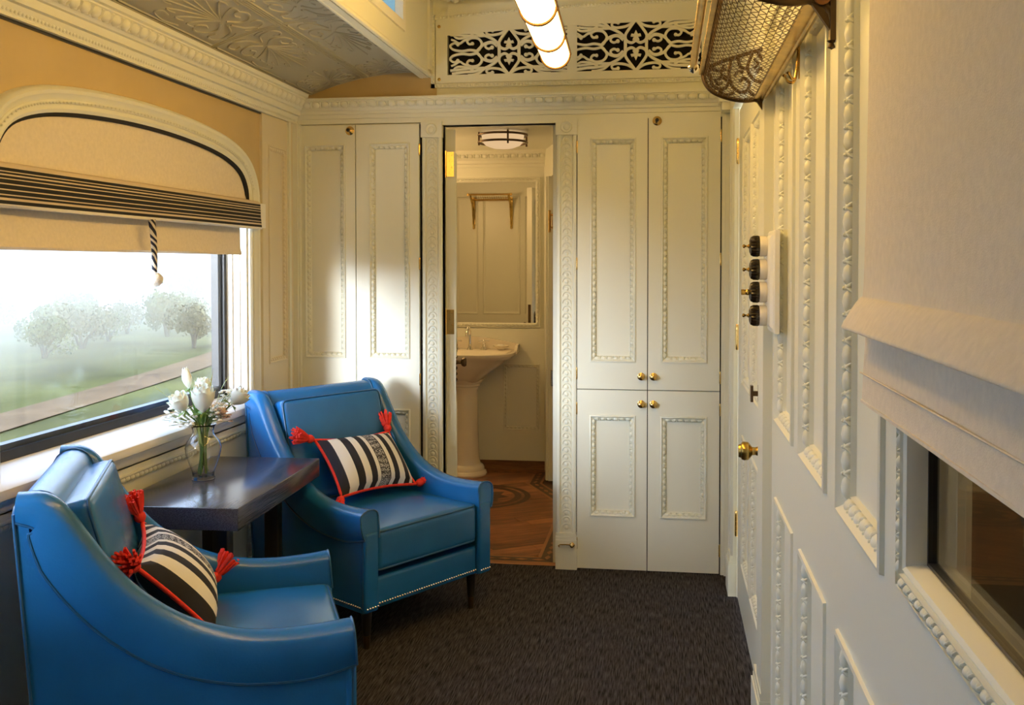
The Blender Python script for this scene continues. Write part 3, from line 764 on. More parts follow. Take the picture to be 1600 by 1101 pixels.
# ceiling: tin vault, clerestory side, clerestory ceiling
b = MB(); xs = np.linspace(-1.80, -1.10, 15)
rows = [[(x, y, ceil_s(x) + .012) for x in xs] for y in (YN, YB)]; b.loft(rows)
b.loft([[(x, y, ceil_s(x) + .05) for x in xs] for y in (YN, YB)])
b.box(-1.2, XR + .1, YN, YB, 2.70, 2.75)
ce = struct(b.build('ceiling', 'tin'), 'vaulted pressed tin ceiling with a raised clerestory')
SX0, SX1 = -1.668, -1.122
def tile(y0, y1, s0, s1, flip):
    """one pressed tin tile: sheet with raised borders, palmette ribs and scrolls"""
    b = MB(); nx_, ny_ = 6, 2
    def P(s, t, h=0.): 
        s = s0 + (s1 - s0) * s; t = (1 - t) if flip else t
        x = SX0 + (SX1 - SX0) * s; return V((x, y0 + (y1 - y0) * t, ceil_s(x) + .010 - h))
    rows = [[P(i / nx_, j / ny_) for i in range(nx_ + 1)] for j in range(ny_ + 1)]; b.loft(rows)
    g = .012
    def rib(pts, r=.0042, n=10, z=.001):
        q = bez(pts, 5) if len(pts) > 2 else pts
        b.tube([P(s, t, z) for s, t in q], r, 5)
    for s in (g, 1 - g): rib([(s, 0), (s, .5), (s, 1)], .004)
    for s in (g * 4, 1 - g * 4): rib([(s, .03), (s, .5), (s, .97)], .0045)
    for t in (.008,): rib([(0, t), (.5, t), (1, t)], .003)
    f = (.5, .30)
    for k in range(-4, 5):
        a = k * .30; L = .56 - .05 * abs(k)
        e = (f[0] + math.sin(a) * L * .85, f[1] + math.cos(a) * L)
        e = (min(.92, max(.08, e[0])), min(.96, e[1])); sd = 1 if k >= 0 else -1
        rib([f, (f[0] + (e[0] - f[0]) * .5 - sd * .02, f[1] + (e[1] - f[1]) * .5), e, (e[0] + sd * .035, e[1] - .03), (e[0] + sd * .02, e[1] - .075)] if k else [f, (.5, .6), (.5, .92)], .0036)
    for sd in (-1, 1):
        S = lambda x: .5 + sd * x
        rib([(S(.04), .27), (S(.16), .20), (S(.30), .22), (S(.36), .30), (S(.28), .36), (S(.20), .32), (S(.22), .27)], .0046)
        rib([(S(.02), .20), (S(.10), .10), (S(.26), .06), (S(.36), .10), (S(.34), .16), (S(.24), .155)], .0046)
        rib([(S(.40), .45), (S(.43), .58), (S(.38), .70), (S(.30), .68), (S(.32), .61)], .0040)
        rib([(S(.06), .06), (S(.14), .035), (S(.22), .03)], .003)
    b.build('ceiling_tile', 'tin', ce, 60)
ys = [1.42, 2.07, 2.72, 3.37, 4.02, 4.375]
for i in range(len(ys) - 1):
    for s0, s1 in ((0, .5), (.5, 1)): tile(ys[i] + .0015, ys[i + 1] - .0015, s0 + .003, s1 - .003, i % 2 == 0)
b = MB(); b.box(-1.135, -1.094, YN, YB, 2.262, 2.32); b.tube([(-1.085, YN, 2.272), (-1.085, YB, 2.272)], .011, 8); b.tube([(-1.125, YN, 2.268), (-1.125, YB, 2.268)], .008, 8)
bm_ = struct(b.build('trim_clerestory', 'cream'), 'cream beam edging the tin ceiling below the clerestory')
CW = [(2.90, 3.875)]
FC = Fr((-1.085, 0, 0), (0, 1, 0), (0, 0, 1), (1, 0, 0))
b = MB(); holed(b, FC, YN, YB, 2.275, 2.75, [(a, c, 2.40, 2.64) for a, c in CW], .04)
b.fbox(FC, 4.315, YB, 2.29, 2.75, 0, .012)
wcl = struct(b.build('wall_clerestory', 'cream'), 'cream clerestory side with small high windows')
for k, (a, c) in enumerate(CW):
    w = anchor('window_%d' % (4 + k), (-1.085, c, 2.40))
    struct(w, ('small blue clerestory window high above the tin ceiling', 'middle clerestory window, out of the picture', 'nearest clerestory window, out of the picture')[k])
    b = MB(); holed(b, FC, a - .035, c + .035, 2.365, 2.675, [(a + .004, c - .004, 2.404, 2.636)], .034, .010); b.build('frame', 'white', w)
    b = MB(); b.fbox(FC, a, c, 2.40, 2.64, -.03, -.026); b.build('pane', 'clerestory_pane', w)
# carved corner bracket at the top of the clerestory
b = MB(); o_ = (-1.0, YB - .05, 2.66)
b.box(-1.085, XR, YB - .035, YB, 2.645, 2.70)
for k in range(5):
    b.egg((-1.03 + k * .035, YB - .04, 2.635 - (2 - abs(k - 2)) * .008), (1, 0, 0), (0, 0, 1), (0, -1, 0), .024, .028, .03)
eggs_run(b, (-.85, YB - .035, 2.66), (XR, YB - .035, 2.66), V((0, 0, 1)), V((0, -1, 0)), .05, .014, .012)
struct(b.build('trim_crown', 'cream', None, 40), 'carved crown moulding at the top of the end wall')

# near end of the compartment, out of the picture
b = MB(); b.box(XL - .1, XR + .1, YN - .05, YN, 0, 2.8); struct(b.build('wall_near', 'cream'), 'cream end wall behind the photographer')

# ---------------------------------------------------------------- fretwork ventilation grille
vt = thing('vent_grille', 'cream fretwork grille with curling scrolls above the bathroom doorway', 'grille', FB.p(-.42, 2.21, 0))
gx0, gx1 = -1.003, .155; gz0, gz1 = 2.272, 2.490
def gtop(x): return 2.498 - .034 * ((x - .05) / 1.05) ** 2
b = MB(); xs = np.linspace(-1.058, .20, 24)
board_lo = [(x, 2.235) for x in (-1.058, .20)]
# board: below, left, right, above the opening
f3 = Fr(FB.p(0, 0, .006), FB.u, FB.v, FB.n)
b.fbox(f3, -1.058, .20, 2.235, gz0, 0, .008); b.fbox(f3, -1.058, gx0, gz0, 2.56, 0, .008); b.fbox(f3, gx1, .20, gz0, 2.56, 0, .008)
xq = np.linspace(gx0, gx1, 20)
for a, c in zip(xq[:-1], xq[1:]):
    b.prism([(a, gtop(a) - .010), (c, gtop(c) - .010), (c, 2.60), (a, 2.60)], f3, 0, .008)
b.fbox(f3, -.447, -.402, gz0, 2.481, 0, .0075)
b.build('board', 'cream', vt)
b = MB()
def fpt(x, z, c=0.): return FB.p(x, z, c)
fp = [(-.002, .012), (.004, .016), (.010, .012), (.018, .012), (.022, .006)]
# raised border with small eggs; the top border follows the arch
outline = [(-1.075, 2.214)] + [(.21, 2.214)]
b.fbox(FB, -1.08, .21, 2.214, 2.232, 0, .018); b.fbox(FB, -1.08, -1.062, 2.214, 2.55, 0, .018)
eggs_run(b, fpt(-1.06, 2.223, .018), fpt(.20, 2.223, .018), FB.v, FB.n, .02, .007, .006, dart=False)
eggs_run(b, fpt(-1.071, 2.235, .018), fpt(-1.071, 2.54, .018), FB.u, FB.n, .02, .007, .006, dart=False)
tp = [(x, 2.575 - .040 * ((x - .05) / 1.1) ** 2) for x in np.linspace(-1.08, .21, 26)]
b.loft([[fpt(x, z - .008, 0), fpt(x, z - .008, .018), fpt(x, z + .008, .018), fpt(x, z + .008, 0)] for x, z in tp], cap=True)
for (x, z), (x2, z2) in zip(tp[:-1], tp[1:]): eggs_run(b, fpt(x, z, .018), fpt(x2, z2, .018), FB.v, FB.n, .02, .006, .005, dart=False)
b.build('border', 'cream', vt, 40)
for x, z in ((-1.042, 2.495), (-1.042, 2.252)):
    b = MB(); b.lathe([(0, 0), (.008, 0), (.0075, .003), (0, .005)], 12, FB.mtx(x, z, .014)); b.build('screw', 'old_brass', vt)
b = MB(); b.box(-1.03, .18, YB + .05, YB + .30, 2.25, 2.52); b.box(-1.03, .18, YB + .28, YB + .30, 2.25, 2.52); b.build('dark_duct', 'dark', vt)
# scrolls: flat ribbons of real thickness
b = MB()
jit = random.Random(2)
def ribbon2(pts, w0, w1=None, n=6, c0=.002, c1=.013):
    w0 *= .86; w1 = None if w1 is None else w1 * .86
    c0 += jit.uniform(-.0008, .0008); c1 += jit.uniform(-.0012, .0012)
    q = bez(pts, n); N = len(q); w1 = w0 if w1 is None else w1; rows = []
    for i, p in enumerate(q):
        t = q[min(i + 1, N - 1)] - q[max(i - 1, 0)]; L = np.linalg.norm(t); t = t / (L if L > 1e-9 else 1); n_ = np.array([-t[1], t[0]])
        w_ = (w0 + (w1 - w0) * i / (N - 1)) / 2
        a, c = p + n_ * w_, p - n_ * w_
        rows.append([fpt(a[0], a[1], c0), fpt(a[0], a[1], c1), fpt(c[0], c[1], c1), fpt(c[0], c[1], c0)])
    b.loft(rows, closed_row=True, cap=True)
def spiral(cx, cz, r0, r1, a0, a1, n=9):
    return [(cx + (r0 + (r1 - r0) * k / n) * math.cos(a0 + (a1 - a0) * k / n), cz + (r0 + (r1 - r0) * k / n) * math.sin(a0 + (a1 - a0) * k / n)) for k in range(n + 1)]
def blob(cx, cz, r): b.prism([(cx + r * math.cos(t), cz + r * math.sin(t)) for t in np.linspace(0, 2 * PI, 9)[:-1]], FB, .0035, .0146)
def motif(xc, zc, A=.275, B=.105):
    def q(p, sx, sz): return (xc + sx * p[0] * A, zc + sz * p[1] * B)
    for sz in (-1, 1):
        for sx in (-1, 1):
            R = lambda pts, w0=.014, w1=None: ribbon2([q(p, sx, sz) for p in pts], w0, w1)
            R([(0, 1.02), (.09, .72), (.165, .42), (.15, .20), (.07, .10), (0, .20)])                     # heart
            R([(.0, 1.0), (.14, .78), (.30, .72), (.38, .80), (.36, .93), (.28, .92)], .013, .011)         # top scroll
            R([(.17, .30), (.26, .52), (.42, .72), (.60, .84), (.78, .86), (.97, .93)], .014)             # long diagonal
            R([(.17, .34), (.165, .0)], .016)
            R([(.20, .22), (.28, .38), (.37, .36), (.40, .22), (.35, .13), (.30, .17)], .013, .011)        # inner C
            R([(.22, .30), (.30, .42), (.42, .34), (.50, .16), (.56, .0)], .013)
            R([(.56, .0), (.50, .14), (.46, .36), (.52, .58), (.64, .62), (.71, .50), (.68, .36), (.62, .36)], .014, .011)  # big C
            R([(.54, .04), (.66, .10), (.80, .06), (.95, .14), (1.0, .30), (.93, .42), (.87, .34)], .013, .010)
            R([(.64, .62), (.76, .52), (.84, .40), (.92, .52), (.985, .58)], .012, .009)
            R([(.60, .80), (.72, .66), (.86, .62), (.93, .72), (.88, .80)], .012, .010)
            R([(.42, .74), (.50, .90), (.60, .98), (.70, 1.0)], .012)
            R([(.40, .70), (.60, .70), (.80, .74), (1.0, .78)], .012)
            blob(*q((.285, .18), sx, sz), .009); blob(*q((.62, .37), sx, sz), .008); blob(*q((.28, .91), sx, sz), .008); blob(*q((.87, .35), sx, sz), .008)
        f = [(0, .17), (.055, .22), (.03, .34), (.085, .36), (.07, .46), (.03, .44), (0, .60), (-.03, .44), (-.07, .46), (-.085, .36), (-.03, .34), (-.055, .22)]
        b.prism([q(p, 1, sz) for p in f], FB, .0005, .0150)
motif(-.715, 2.374); motif(-.136, 2.384, .285, .112)
b.build('fretwork', 'cream', vt, 40)

# ---------------------------------------------------------------- fitted wardrobes either side of the doorway
YD = .022                                       # doors stand this far proud of the wall plane
FD = Fr((0, YB - YD, 0), (1, 0, 0), (0, 0, 1), (0, -1, 0))
def cabinet_door(root, x0, x1, z0, z1, panels, label=None):
    b = MB(); holed(b, FD, x0, x1, z0, z1, panels, .020)
    d = b.build('door', 'cream', root)
    for p in panels: moulded_panel(FD, *p, d, w=.028, rise=.006, depth=.016, pitch=.027)
    return d
w1 = thing('wardrobe', 'tall cream double-door wardrobe behind the far armchair, left of the bathroom doorway', 'wardrobe', (-1.44, YB, 0))
b = MB(); b.box(-1.755, -1.125, YB, YB + .045, 0, 2.05); b.build('carcass', 'dark', w1)  # near-black colour puts shade into the gaps between the doors
dA = cabinet_door(w1, -1.715, -1.4440, .012, 2.048, [(-1.692, -1.492, .955, 1.96), (-1.692, -1.492, .22, .72)])
dB = cabinet_door(w1, -1.4400, -1.137, .012, 2.048, [(-1.378, -1.182, .955, 1.962), (-1.378, -1.182, .22, .72)])
put('catch', CATCH, dA, FD.mtx(-1.468, 2.022, 0)); put('catch_knob', CATCH_KNOB, dA, FD.mtx(-1.468, 2.022, 0))
for z in (1.93, 1.40, .86, .3): put('hinge', HINGE, dA, FD.mtx(-1.7165, z, -.002)); put('hinge', HINGE, dB, FD.mtx(-1.1355, z, -.002))
w2 = thing('wardrobe', 'cream four-door wardrobe with brass knobs, right of the bathroom doorway', 'wardrobe', (-.08, YB, 0))
b = MB(); b.box(-.405, .247, YB, YB + .045, 0, 2.072); b.build('carcass', 'dark', w2)  # near-black here too, so the door gaps are shaded by colour
U = [(-.340, -.133, .953, 1.968), (-.020, .186, .953, 1.968)]; Lw = [(-.342, -.134, .247, .712), (-.022, .186, .247, .712)]
c1 = cabinet_door(w2, -.399, -.0820, .830, 2.070, [U[0]]); c2 = cabinet_door(w2, -.0780, .241, .830, 2.070, [U[1]])
c3 = cabinet_door(w2, -.399, -.0820, .006, .826, [Lw[0]]); c4 = cabinet_door(w2, -.0780, .241, .006, .826, [Lw[1]])
put('knob', KNOB, c1, FD.mtx(-.108, .890)); put('knob', KNOB, c2, FD.mtx(-.053, .890)); put('knob', KNOB, c3, FD.mtx(-.108, .765)); put('knob', KNOB, c4, FD.mtx(-.053, .765))
put('catch', CATCH, c2, FD.mtx(-.040, 2.040)); put('catch_knob', CATCH_KNOB, c2, FD.mtx(-.040, 2.040))
for d, zs in ((c1, (1.93, 1.4, .9)), (c2, (1.97, 1.42, .89)), (c3, (.74, .12)), (c4, (.745, .11))):
    x = -.4005 if d in (c1, c3) else .2425
    for z in zs: put('hinge', HINGE, d, FD.mtx(x, z, -.002))

# ---------------------------------------------------------------- bathroom shell
BT = 2.165
b = MB(); b.box(-1.95, -.2, YBB, YBB + .05, -.05, 2.3)
bb_ = struct(b.build('wall_bathroom_back', 'cream'), 'cream panelled far wall of the bathroom behind the washbasin')
FBB = Fr((0, YBB, 0), (1, 0, 0), (0, 0, 1), (0, -1, 0))
b = MB(); holed(b, FBB, -1.85, -.5, 0, .96, [(-1.095, -.842, .268, .72), (-1.80, -1.50, .268, .72)], .012, .012); b.build('dado_board', 'cream', bb_)
moulded_panel(FBB, -1.095, -.842, .268, .72, bb_, w=.026, c=.012, depth=.010); moulded_panel(FBB, -1.80, -1.50, .268, .72, bb_, w=.026, c=.012, depth=.010)
b = MB(); b.fbox(FBB, -1.85, -.3, 0, .06, .012, .022); struct(b.build('baseboard_bathroom', 'corridor_wood'), 'low dark skirting along the bathroom wall')
b = MB(); b.box(-1.95, .1, YB + .05, YBB + .05, BT, BT + .05); struct(b.build('ceiling_bathroom', 'cream'), 'flat cream ceiling of the bathroom')
b = MB(); b.box(-1.93, -1.88, YB + .05, YBB, -.05, 2.3)
wbl = struct(b.build('wall_bathroom_left', 'cream'), 'cream left wall of the bathroom behind the open door')
# bathroom side of the wardrobe partition, reflected in the mirror
FP = Fr((0, YB + .055, 0), (1, 0, 0), (0, 0, 1), (0, 1, 0))
b = MB(); ph = [(-1.86, -1.66, .95, 2.0), (-1.62, -1.28, .95, 2.0), (-1.24, -1.09, .95, 2.0), (-1.62, -1.28, .2, .72)]
holed(b, FP, -1.9, -1.035, 0, BT, ph, .006, .012)
wbf = struct(b.build('wall_bathroom_front', 'cream'), 'cream panelled inner face of the bathroom partition')
for p in ph: moulded_panel(FP, *p, wbf, w=.022, c=.012, depth=.008, eggs=False)
b = MB(); b.box(-.49, .1, YB + .05, YB + .06, 0, BT); b.build('side_board', 'cream', wbf)
# cornice of the bathroom
b = MB(); BP = [(0, 2.055), (.012, 2.055), (.012, 2.075), (.02, 2.08), (.02, 2.10), (.03, 2.105), (.05, 2.145), (.055, 2.15), (.055, BT), (0, BT)]
profile_run(b, FBB, BP, -1.9, -.3); eggs_run(b, FBB.p(-1.88, 2.126, .041), FBB.p(-.4, 2.126, .041), (FBB.v * .04 + FBB.n * .02).normalized(), (FBB.n * .04 - FBB.v * .02).normalized(), .05, .016, .012)
struct(b.build('trim_bathroom', 'cream', None, 40), 'carved cornice along the top of the bathroom wall')
# right side: straight wall near the doorway and an angled panelled door with glass
pA, pB = V((-.815, 6.45, 0)), V((-.50, 5.40, 0)); du = (pB - pA).normalized(); Ld = (pB - pA).length
FA = Fr(pA, du, (0, 0, 1), V((-du.y, du.x, 0)) * -1 if V((-du.y, du.x, 0)).x > 0 else V((-du.y, du.x, 0)))
b = MB(); b.fbox(FA, 0, .30, 0, BT, -.04, 0); b.fbox(FA, .30, Ld, 1.97, BT, -.04, 0); b.box(-.52, -.45, YB + .06, 5.42, 0, BT)
wbr = struct(b.build('wall_bathroom_right', 'cream'), 'cream angled right wall of the bathroom')
b = MB(); b.fbox(FA, .27, .345, 0, 1.96, 0, .03); b.fbox(FA, .29, .325, 0, 1.96, .03, .042); b.build('door_casing', 'cream', wbr)
sd = anchor('door_3', FA.p(.35, 0))
struct(sd, 'narrow framed shower door with a tall glass panel on the right of the bathroom')
b = MB(); holed(b, FA, .35, Ld, .02, 1.93, [(.41, Ld - .06, .28, 1.86)], .03); b.build('stile_frame', 'cream', sd)
b = MB(); b.fbox(FA, .41, Ld - .06, .28, 1.86, -.02, -.015); b.build('pane', 'pane', sd)
b = MB(); b.fbox(FA, .375, .395, 1.62, 1.72, 0, .012); b.tube([FA.p(.385, 1.60, .03), FA.p(.385, 1.74, .03)], .008, 8); b.tube([FA.p(.385, 1.63, 0), FA.p(.385, 1.63, .03)], .006, 6); b.tube([FA.p(.385, 1.71, 0), FA.p(.385, 1.71, .03)], .006, 6)
b.build('handle', 'brass', sd)
b = MB(); b.fbox(FA, .36, .40, .62, .72, 0, .02); b.build('hinge', 'steel', sd)
b = MB(); b.box(.05, .10, YB + .06, 6.5, 0, 2.25)
b.box(-.3, .1, 6.48, 6.52, 0, 2.2); struct(b.build('wall_shower', 'white'), 'pale wall inside the shower behind the glass door')

# ---------------------------------------------------------------- bathroom door (open inwards)
hx, hy = DXL + .004, YB + .055
th = math.radians(103)                          # direction of the leaf from its hinge, anticlockwise from +x
dd = V((math.cos(th), math.sin(th), 0)); dn = V((math.sin(th), -math.cos(th), 0))      # dn: the face seen from the room
FDo = Fr((hx + .002, hy, 0), dd, (0, 0, 1), dn)
b = MB(); LW, TH = .535, .044
o0 = Fr(V((hx, hy, 0)), dd, V((0, 0, 1)), dn)
bp_ = [(.07, .245, .95, 1.93), (.29, .465, .95, 1.93), (.07, .465, .2, .74)]
FDf = Fr(o0.p(0, 0, TH), dd, (0, 0, 1), dn)
holed(b, FDf, 0, LW, .012, 2.032, bp_, TH)
d1 = struct(b.build('door_1', 'cream'), 'cream bathroom door standing open into the bathroom')
for p in bp_: moulded_panel(FDf, *p, d1, w=.028, depth=.014, pitch=.03)
b = MB()
for p in bp_: b.fbox(FDf, p[0], p[1], p[2], p[3], -TH + .002, -TH + .010)
b.build('back_panel', 'cream', d1)
edge = Fr(o0.p(0, 0, 0), dn, (0, 0, 1), -dd)       # the hinge edge facing the room
for z in (1.868, 1.125, .3):
    b = MB(); b.fbox(edge, .001, .036, z - .058, z + .058, 0, .0025); b.tube([edge.p(-.003, z - .062, .004), edge.p(-.003, z + .062, .004)], .0055, 8)
    for k in range(4): b.lathe([(0, 0), (.0035, 0), (.003, .0012), (0, .0015)], 8, edge.mtx(.020 + (.006 if k % 2 else -.004), z - .042 + k * .028, .0025))
    h_ = b.build('hinge', 'brass', d1)
kb = MB(); kb.prism([(-.016, -.09), (0, -.115), (.016, -.09), (.016, .09), (0, .115), (-.016, .09)], Fr(FDf.p(LW - .06, .885), FDf.u, FDf.v, FDf.n), 0, .005)
for k in range(7): kb.egg(FDf.p(LW - .06, .885 - .09 + k * .03, .005), FDf.u, FDf.v, FDf.n, .010, .010, .008)
kb.build('lock_plate', 'bronze', d1)
kb = MB(); kb.lathe([(0, 0), (.012, .002), (.009, .012), (.009, .026), (.02, .032), (.025, .044), (.02, .055), (0, .058)], 14, FDf.mtx(LW - .06, .885, .004))
kb.lathe([(0, 0), (.012, .002), (.009, .012), (.009, .026), (.02, .032), (.025, .044), (.02, .055), (0, .058)], 14, Fr(o0.p(0, 0, 0), dd, (0, 0, 1), -dn).mtx(LW - .06, .885, .0)); kb.build('knob', 'bronze', d1)
b = MB(); fe = Fr(o0.p(LW, 0, 0), dn, (0, 0, 1), dd); b.fbox(fe, .010, .034, .90, 1.06, 0, .002); b.build('latch_plate', 'bronze', d1)

# ---------------------------------------------------------------- bathroom fittings
mr = thing('mirror', 'tall wall mirror in a carved cream frame above the washbasin', 'mirror', FBB.p(-1.20, .97, 0))
mx0, mx1, mz0, mz1 = -1.56, -.838, .965, 1.985
b = MB(); i = .034
pr = [(0, .0), (.0, .014), (.005, .018), (.010, .012), (.026, .020), (.030, .016), (.034, .006)]
b.loft([[FBB.p(a, c, h) for a, c in ((mx0 + t, mz0 + t), (mx1 - t, mz0 + t), (mx1 - t, mz1 - t), (mx0 + t, mz1 - t))] for t, h in pr], closed_row=True)
for p, q, inw in (((mx0 + .03, mz1 - .018), (mx1 - .03, mz1 - .018), -FBB.v), ((mx0 + .03, mz0 + .018), (mx1 - .03, mz0 + .018), FBB.v), ((mx1 - .018, mz0 + .03), (mx1 - .018, mz1 - .03), -FBB.u), ((mx0 + .018, mz0 + .03), (mx0 + .018, mz1 - .03), FBB.u)):
    eggs_run(b, FBB.p(*p, .015), FBB.p(*q, .015), inw, FBB.n, .026, .008, .007)
b.build('frame', 'cream', mr, 40)
b = MB(); b.fbox(FBB, mx0 + .03, mx1 - .03, mz0 + .03, mz1 - .03, .001, .007); b.build('glass', 'mirror', mr, 0)
# brass towel rack on the partition, seen in the mirror
tr = thing('towel_rack', 'brass towel rack with a mesh shelf on the partition, seen in the bathroom mirror', 'rack', FP.p(-1.52, 1.75, .012))
def rack_bracket(x):
    b = MB(); P = lambda y, z: FP.p(x, z, y)
    b.tube([P(.012, 1.73), P(.016, 1.80), P(.024, 1.88), P(.06, 1.93), P(.12, 1.96), P(.17, 2.005)], [.010, .013, .016, .013, .010, .009], 8)
    b.tube([P(.014, 1.98), P(.06, 1.965), P(.12, 1.975)], .006, 6); b.tube(bez([P(.03, 1.90), P(.07, 1.91), P(.09, 1.94), P(.06, 1.95)], 4), .005, 5)
    b.lathe([(0, -.03), (.012, -.02), (.009, -.006), (.013, 0)], 10, Matrix.Translation(P(.016, 1.735))); b.fbox(FP, x - .012, x + .012, 1.75, 1.99, .012, .018)
    b.build('bracket', 'old_brass', tr)
for x in (-1.70, -1.36): rack_bracket(x)
b = MB(); b.tube([FP.p(-1.72, 2.005, .17), FP.p(-1.34, 2.005, .17)], .008, 8); b.lathe([(0, -.014), (.012, -.008), (.012, .008), (0, .014)], 10, Matrix.Translation(FP.p(-1.72, 2.005, .17))); b.lathe([(0, -.014), (.012, -.008), (.012, .008), (0, .014)], 10, Matrix.Translation(FP.p(-1.34, 2.005, .17))); b.tube([FP.p(-1.70, 1.97, .03), FP.p(-1.36, 1.97, .03)], .006, 8); b.build('rail', 'brass', tr)
b = MB()
for k in range(17): x = -1.69 + k * .02; b.tube([FP.p(x, 1.97, .03), FP.p(x, 1.955, .09), FP.p(x, 1.99, .165)], .0016, 3)
for y, z in ((.06, 1.960), (.09, 1.955), (.12, 1.967), (.145, 1.98)): b.tube([FP.p(-1.70, z, y), FP.p(-1.36, z, y)], .0016, 3)
tag(b.build('net', 'old_brass', tr), kind='stuff')

sc_ = thing('bath_fill_lamp', 'small globe wall lamp on the left bathroom wall, hidden behind the open door', 'lamp', (-1.88, 5.75, 1.90))  # unseen lamp, added to light the bathroom from the left
b = MB(); b.lathe([(0, 0), (.04, 0), (.04, .008), (.012, .012), (.010, .05), (0, .052)], 14, Matrix.Translation((-1.88, 5.75, 1.90)) @ Matrix.Rotation(PI / 2, 4, 'Y')); b.build('bracket', 'brass', sc_)
b = MB(); b.lathe([(.055 * math.sin(PI * k / 10), -.055 * math.cos(PI * k / 10)) for k in range(11)], 16, Matrix.Translation((-1.79, 5.75, 1.90))); b.build('globe', 'bath_fill', sc_, 60)
# washbasin on its pedestal
bs = thing('washbasin', 'cream porcelain washbasin on a fluted pedestal under the bathroom mirror', 'washbasin', (-1.31, 6.20, 0))
bx = -1.312
b = MB(); N = 28
def slab(z, w, d0, d1, r=.6):
    """rounded outline of the basin at height z: half width w, from back d0 to front d1 (distances from the wall)"""
    out = []
    for k in range(N):
        t = 2 * PI * k / N; cx_, sy_ = math.cos(t), math.sin(t)
        e = 2 / 3.4; x = w * math.copysign(abs(cx_) ** e, cx_); yy = (d0 + d1) / 2 + (d1 - d0) / 2 * math.copysign(abs(sy_) ** (2 / 2.6 if sy_ > 0 else 2 / 8), sy_)
        out.append((bx + x, YBB - yy, z))
    return out
b.loft([slab(.62, .095, .10, .30), slab(.66, .13, .06, .34), slab(.70, .19, .025, .385), slab(.745, .255, .015, .425), slab(.775, .29, .013, .44), slab(.783, .315, .013, .462), slab(.795, .322, .013, .470), slab(.803, .330, .013, .478), slab(.817, .330, .013, .478), slab(.822, .322, .013, .470), slab(.818, .300, .10, .447), slab(.80, .262, .13, .41), slab(.76, .20, .16, .37), slab(.725, .12, .2, .32), slab(.72, .03, .25, .28)], closed_row=True, cap=True)
b.build('bowl', 'porcelain', bs, 50)
b = MB(); pts = []
top = bez([(-.33, .855), (-.26, .872), (-.12, .895), (0, .905), (.12, .895), (.26, .872), (.33, .855)], 5)
b.prism([(bx + .33, .80), (bx + .33, .855)][:1] + [(bx + x, z) for x, z in reversed([tuple(p) for p in top])] + [(bx - .33, .80)], FBB, .013, .032)
for s in (-1, 1):
    sp_ = Fr((bx + s * .33, YBB, 0), (0, -1, 0), (0, 0, 1), (-s, 0, 0))
    b.prism([(.02, .80), (.15, .80), (.135, .822), (.115, .830), (.095, .850), (.06, .856), (.02, .857)], sp_, 0, .018)
b.build('splashback', 'porcelain', bs, 30)
b = MB()
b.lathe([(0, 0), (.135, 0), (.138, .012), (.13, .028), (.122, .034), (.120, .052), (.11, .066), (.096, .074), (.090, .095), (.086, .12), (.080, .30), (.077, .50), (.076, .565), (.083, .575), (.083, .585), (.092, .592), (.094, .606), (.108, .618), (.115, .635), (0, .64)], 28, Matrix.Translation((bx, YBB - .20, 0)))
b.build('pedestal', 'porcelain', bs, 40)
b = MB(); ty = YBB - .075
b.lathe([(0, 0), (.024, 0), (.022, .008), (.012, .02), (.011, .05)], 14, Matrix.Translation((bx, ty, .818)))
b.tube(bez([(bx, ty, .86), (bx, ty, .925), (bx, ty - .015, .957), (bx, ty - .06, .968), (bx, ty - .10, .945), (bx, ty - .108, .915)], 5), .010, 10)
b.build('spout', 'chrome', bs, 50)
for s in (-1, 1):
    b = MB(); tx = bx + s * .095
    b.lathe([(0, 0), (.024, 0), (.022, .008), (.013, .022), (.011, .045), (.014, .052), (.010, .062), (.006, .07), (0, .075)], 14, Matrix.Translation((tx, ty, .818)))
    for k in range(2):
        a = k * PI / 2 + .4; c_, s_ = math.cos(a) * .034, math.sin(a) * .034
        b.tube([(tx - c_, ty - s_, .876), (tx + c_, ty + s_, .876)], .005, 8)
        for g in (-1, 1): b.lathe([(0, -.007), (.007, 0), (0, .007)], 8, Matrix.Translation((tx + g * c_, ty + g * s_, .876)))
    b.build('tap', 'chrome', bs, 50)
so = thing('soap_dish', 'small white shell soap dish on the rim of the washbasin', 'soap dish', (bx + .215, YBB - .085, .822))
b = MB(); b.lathe([(0, 0), (.022, 0), (.024, .005), (.05, .02), (.058, .028), (.054, .029), (.03, .012), (0, .009)], 20, W[so.name].copy() @ Matrix.Diagonal((1, .72, 1, 1))); b.build('dish', 'porcelain', so, 50)
b = MB(); cushion_into(b, (bx + .213, YBB - .085, .846), (.05, .034, .018), .008, .002, 3); b.build('soap', 'white', so, 60)

# bathroom ceiling lamp
lx, ly = -.945, 5.55
bl = thing('ceiling_lamp', 'round bathroom ceiling lamp with frosted bowl in a double dark ring', 'lamp', (lx, ly, BT))
b = MB(); b.lathe([(.125, BT - .012), (.12, BT - .055), (.10, BT - .075), (.06, BT - .090), (0, BT - .095)], 28, Matrix.Translation((lx, ly, 0))); b.build('bowl', 'bath_lamp', bl, 60)
for z in (BT - .016, BT - .058):
    b = MB(); b.tube([(lx + .142 * math.cos(t), ly + .142 * math.sin(t), z) for t in np.linspace(0, 2 * PI, 33)[:-1]], .0065, 8, closed=True); b.build('ring', 'bronze', bl, 60)
for k in range(4):
    a = k * PI / 2 - 1.2; b = MB(); b.tube([(lx + .142 * math.cos(a), ly + .142 * math.sin(a), BT - .001), (lx + .142 * math.cos(a), ly + .142 * math.sin(a), BT - .078)], .0055, 6); b.build('post', 'bronze', bl, 60)

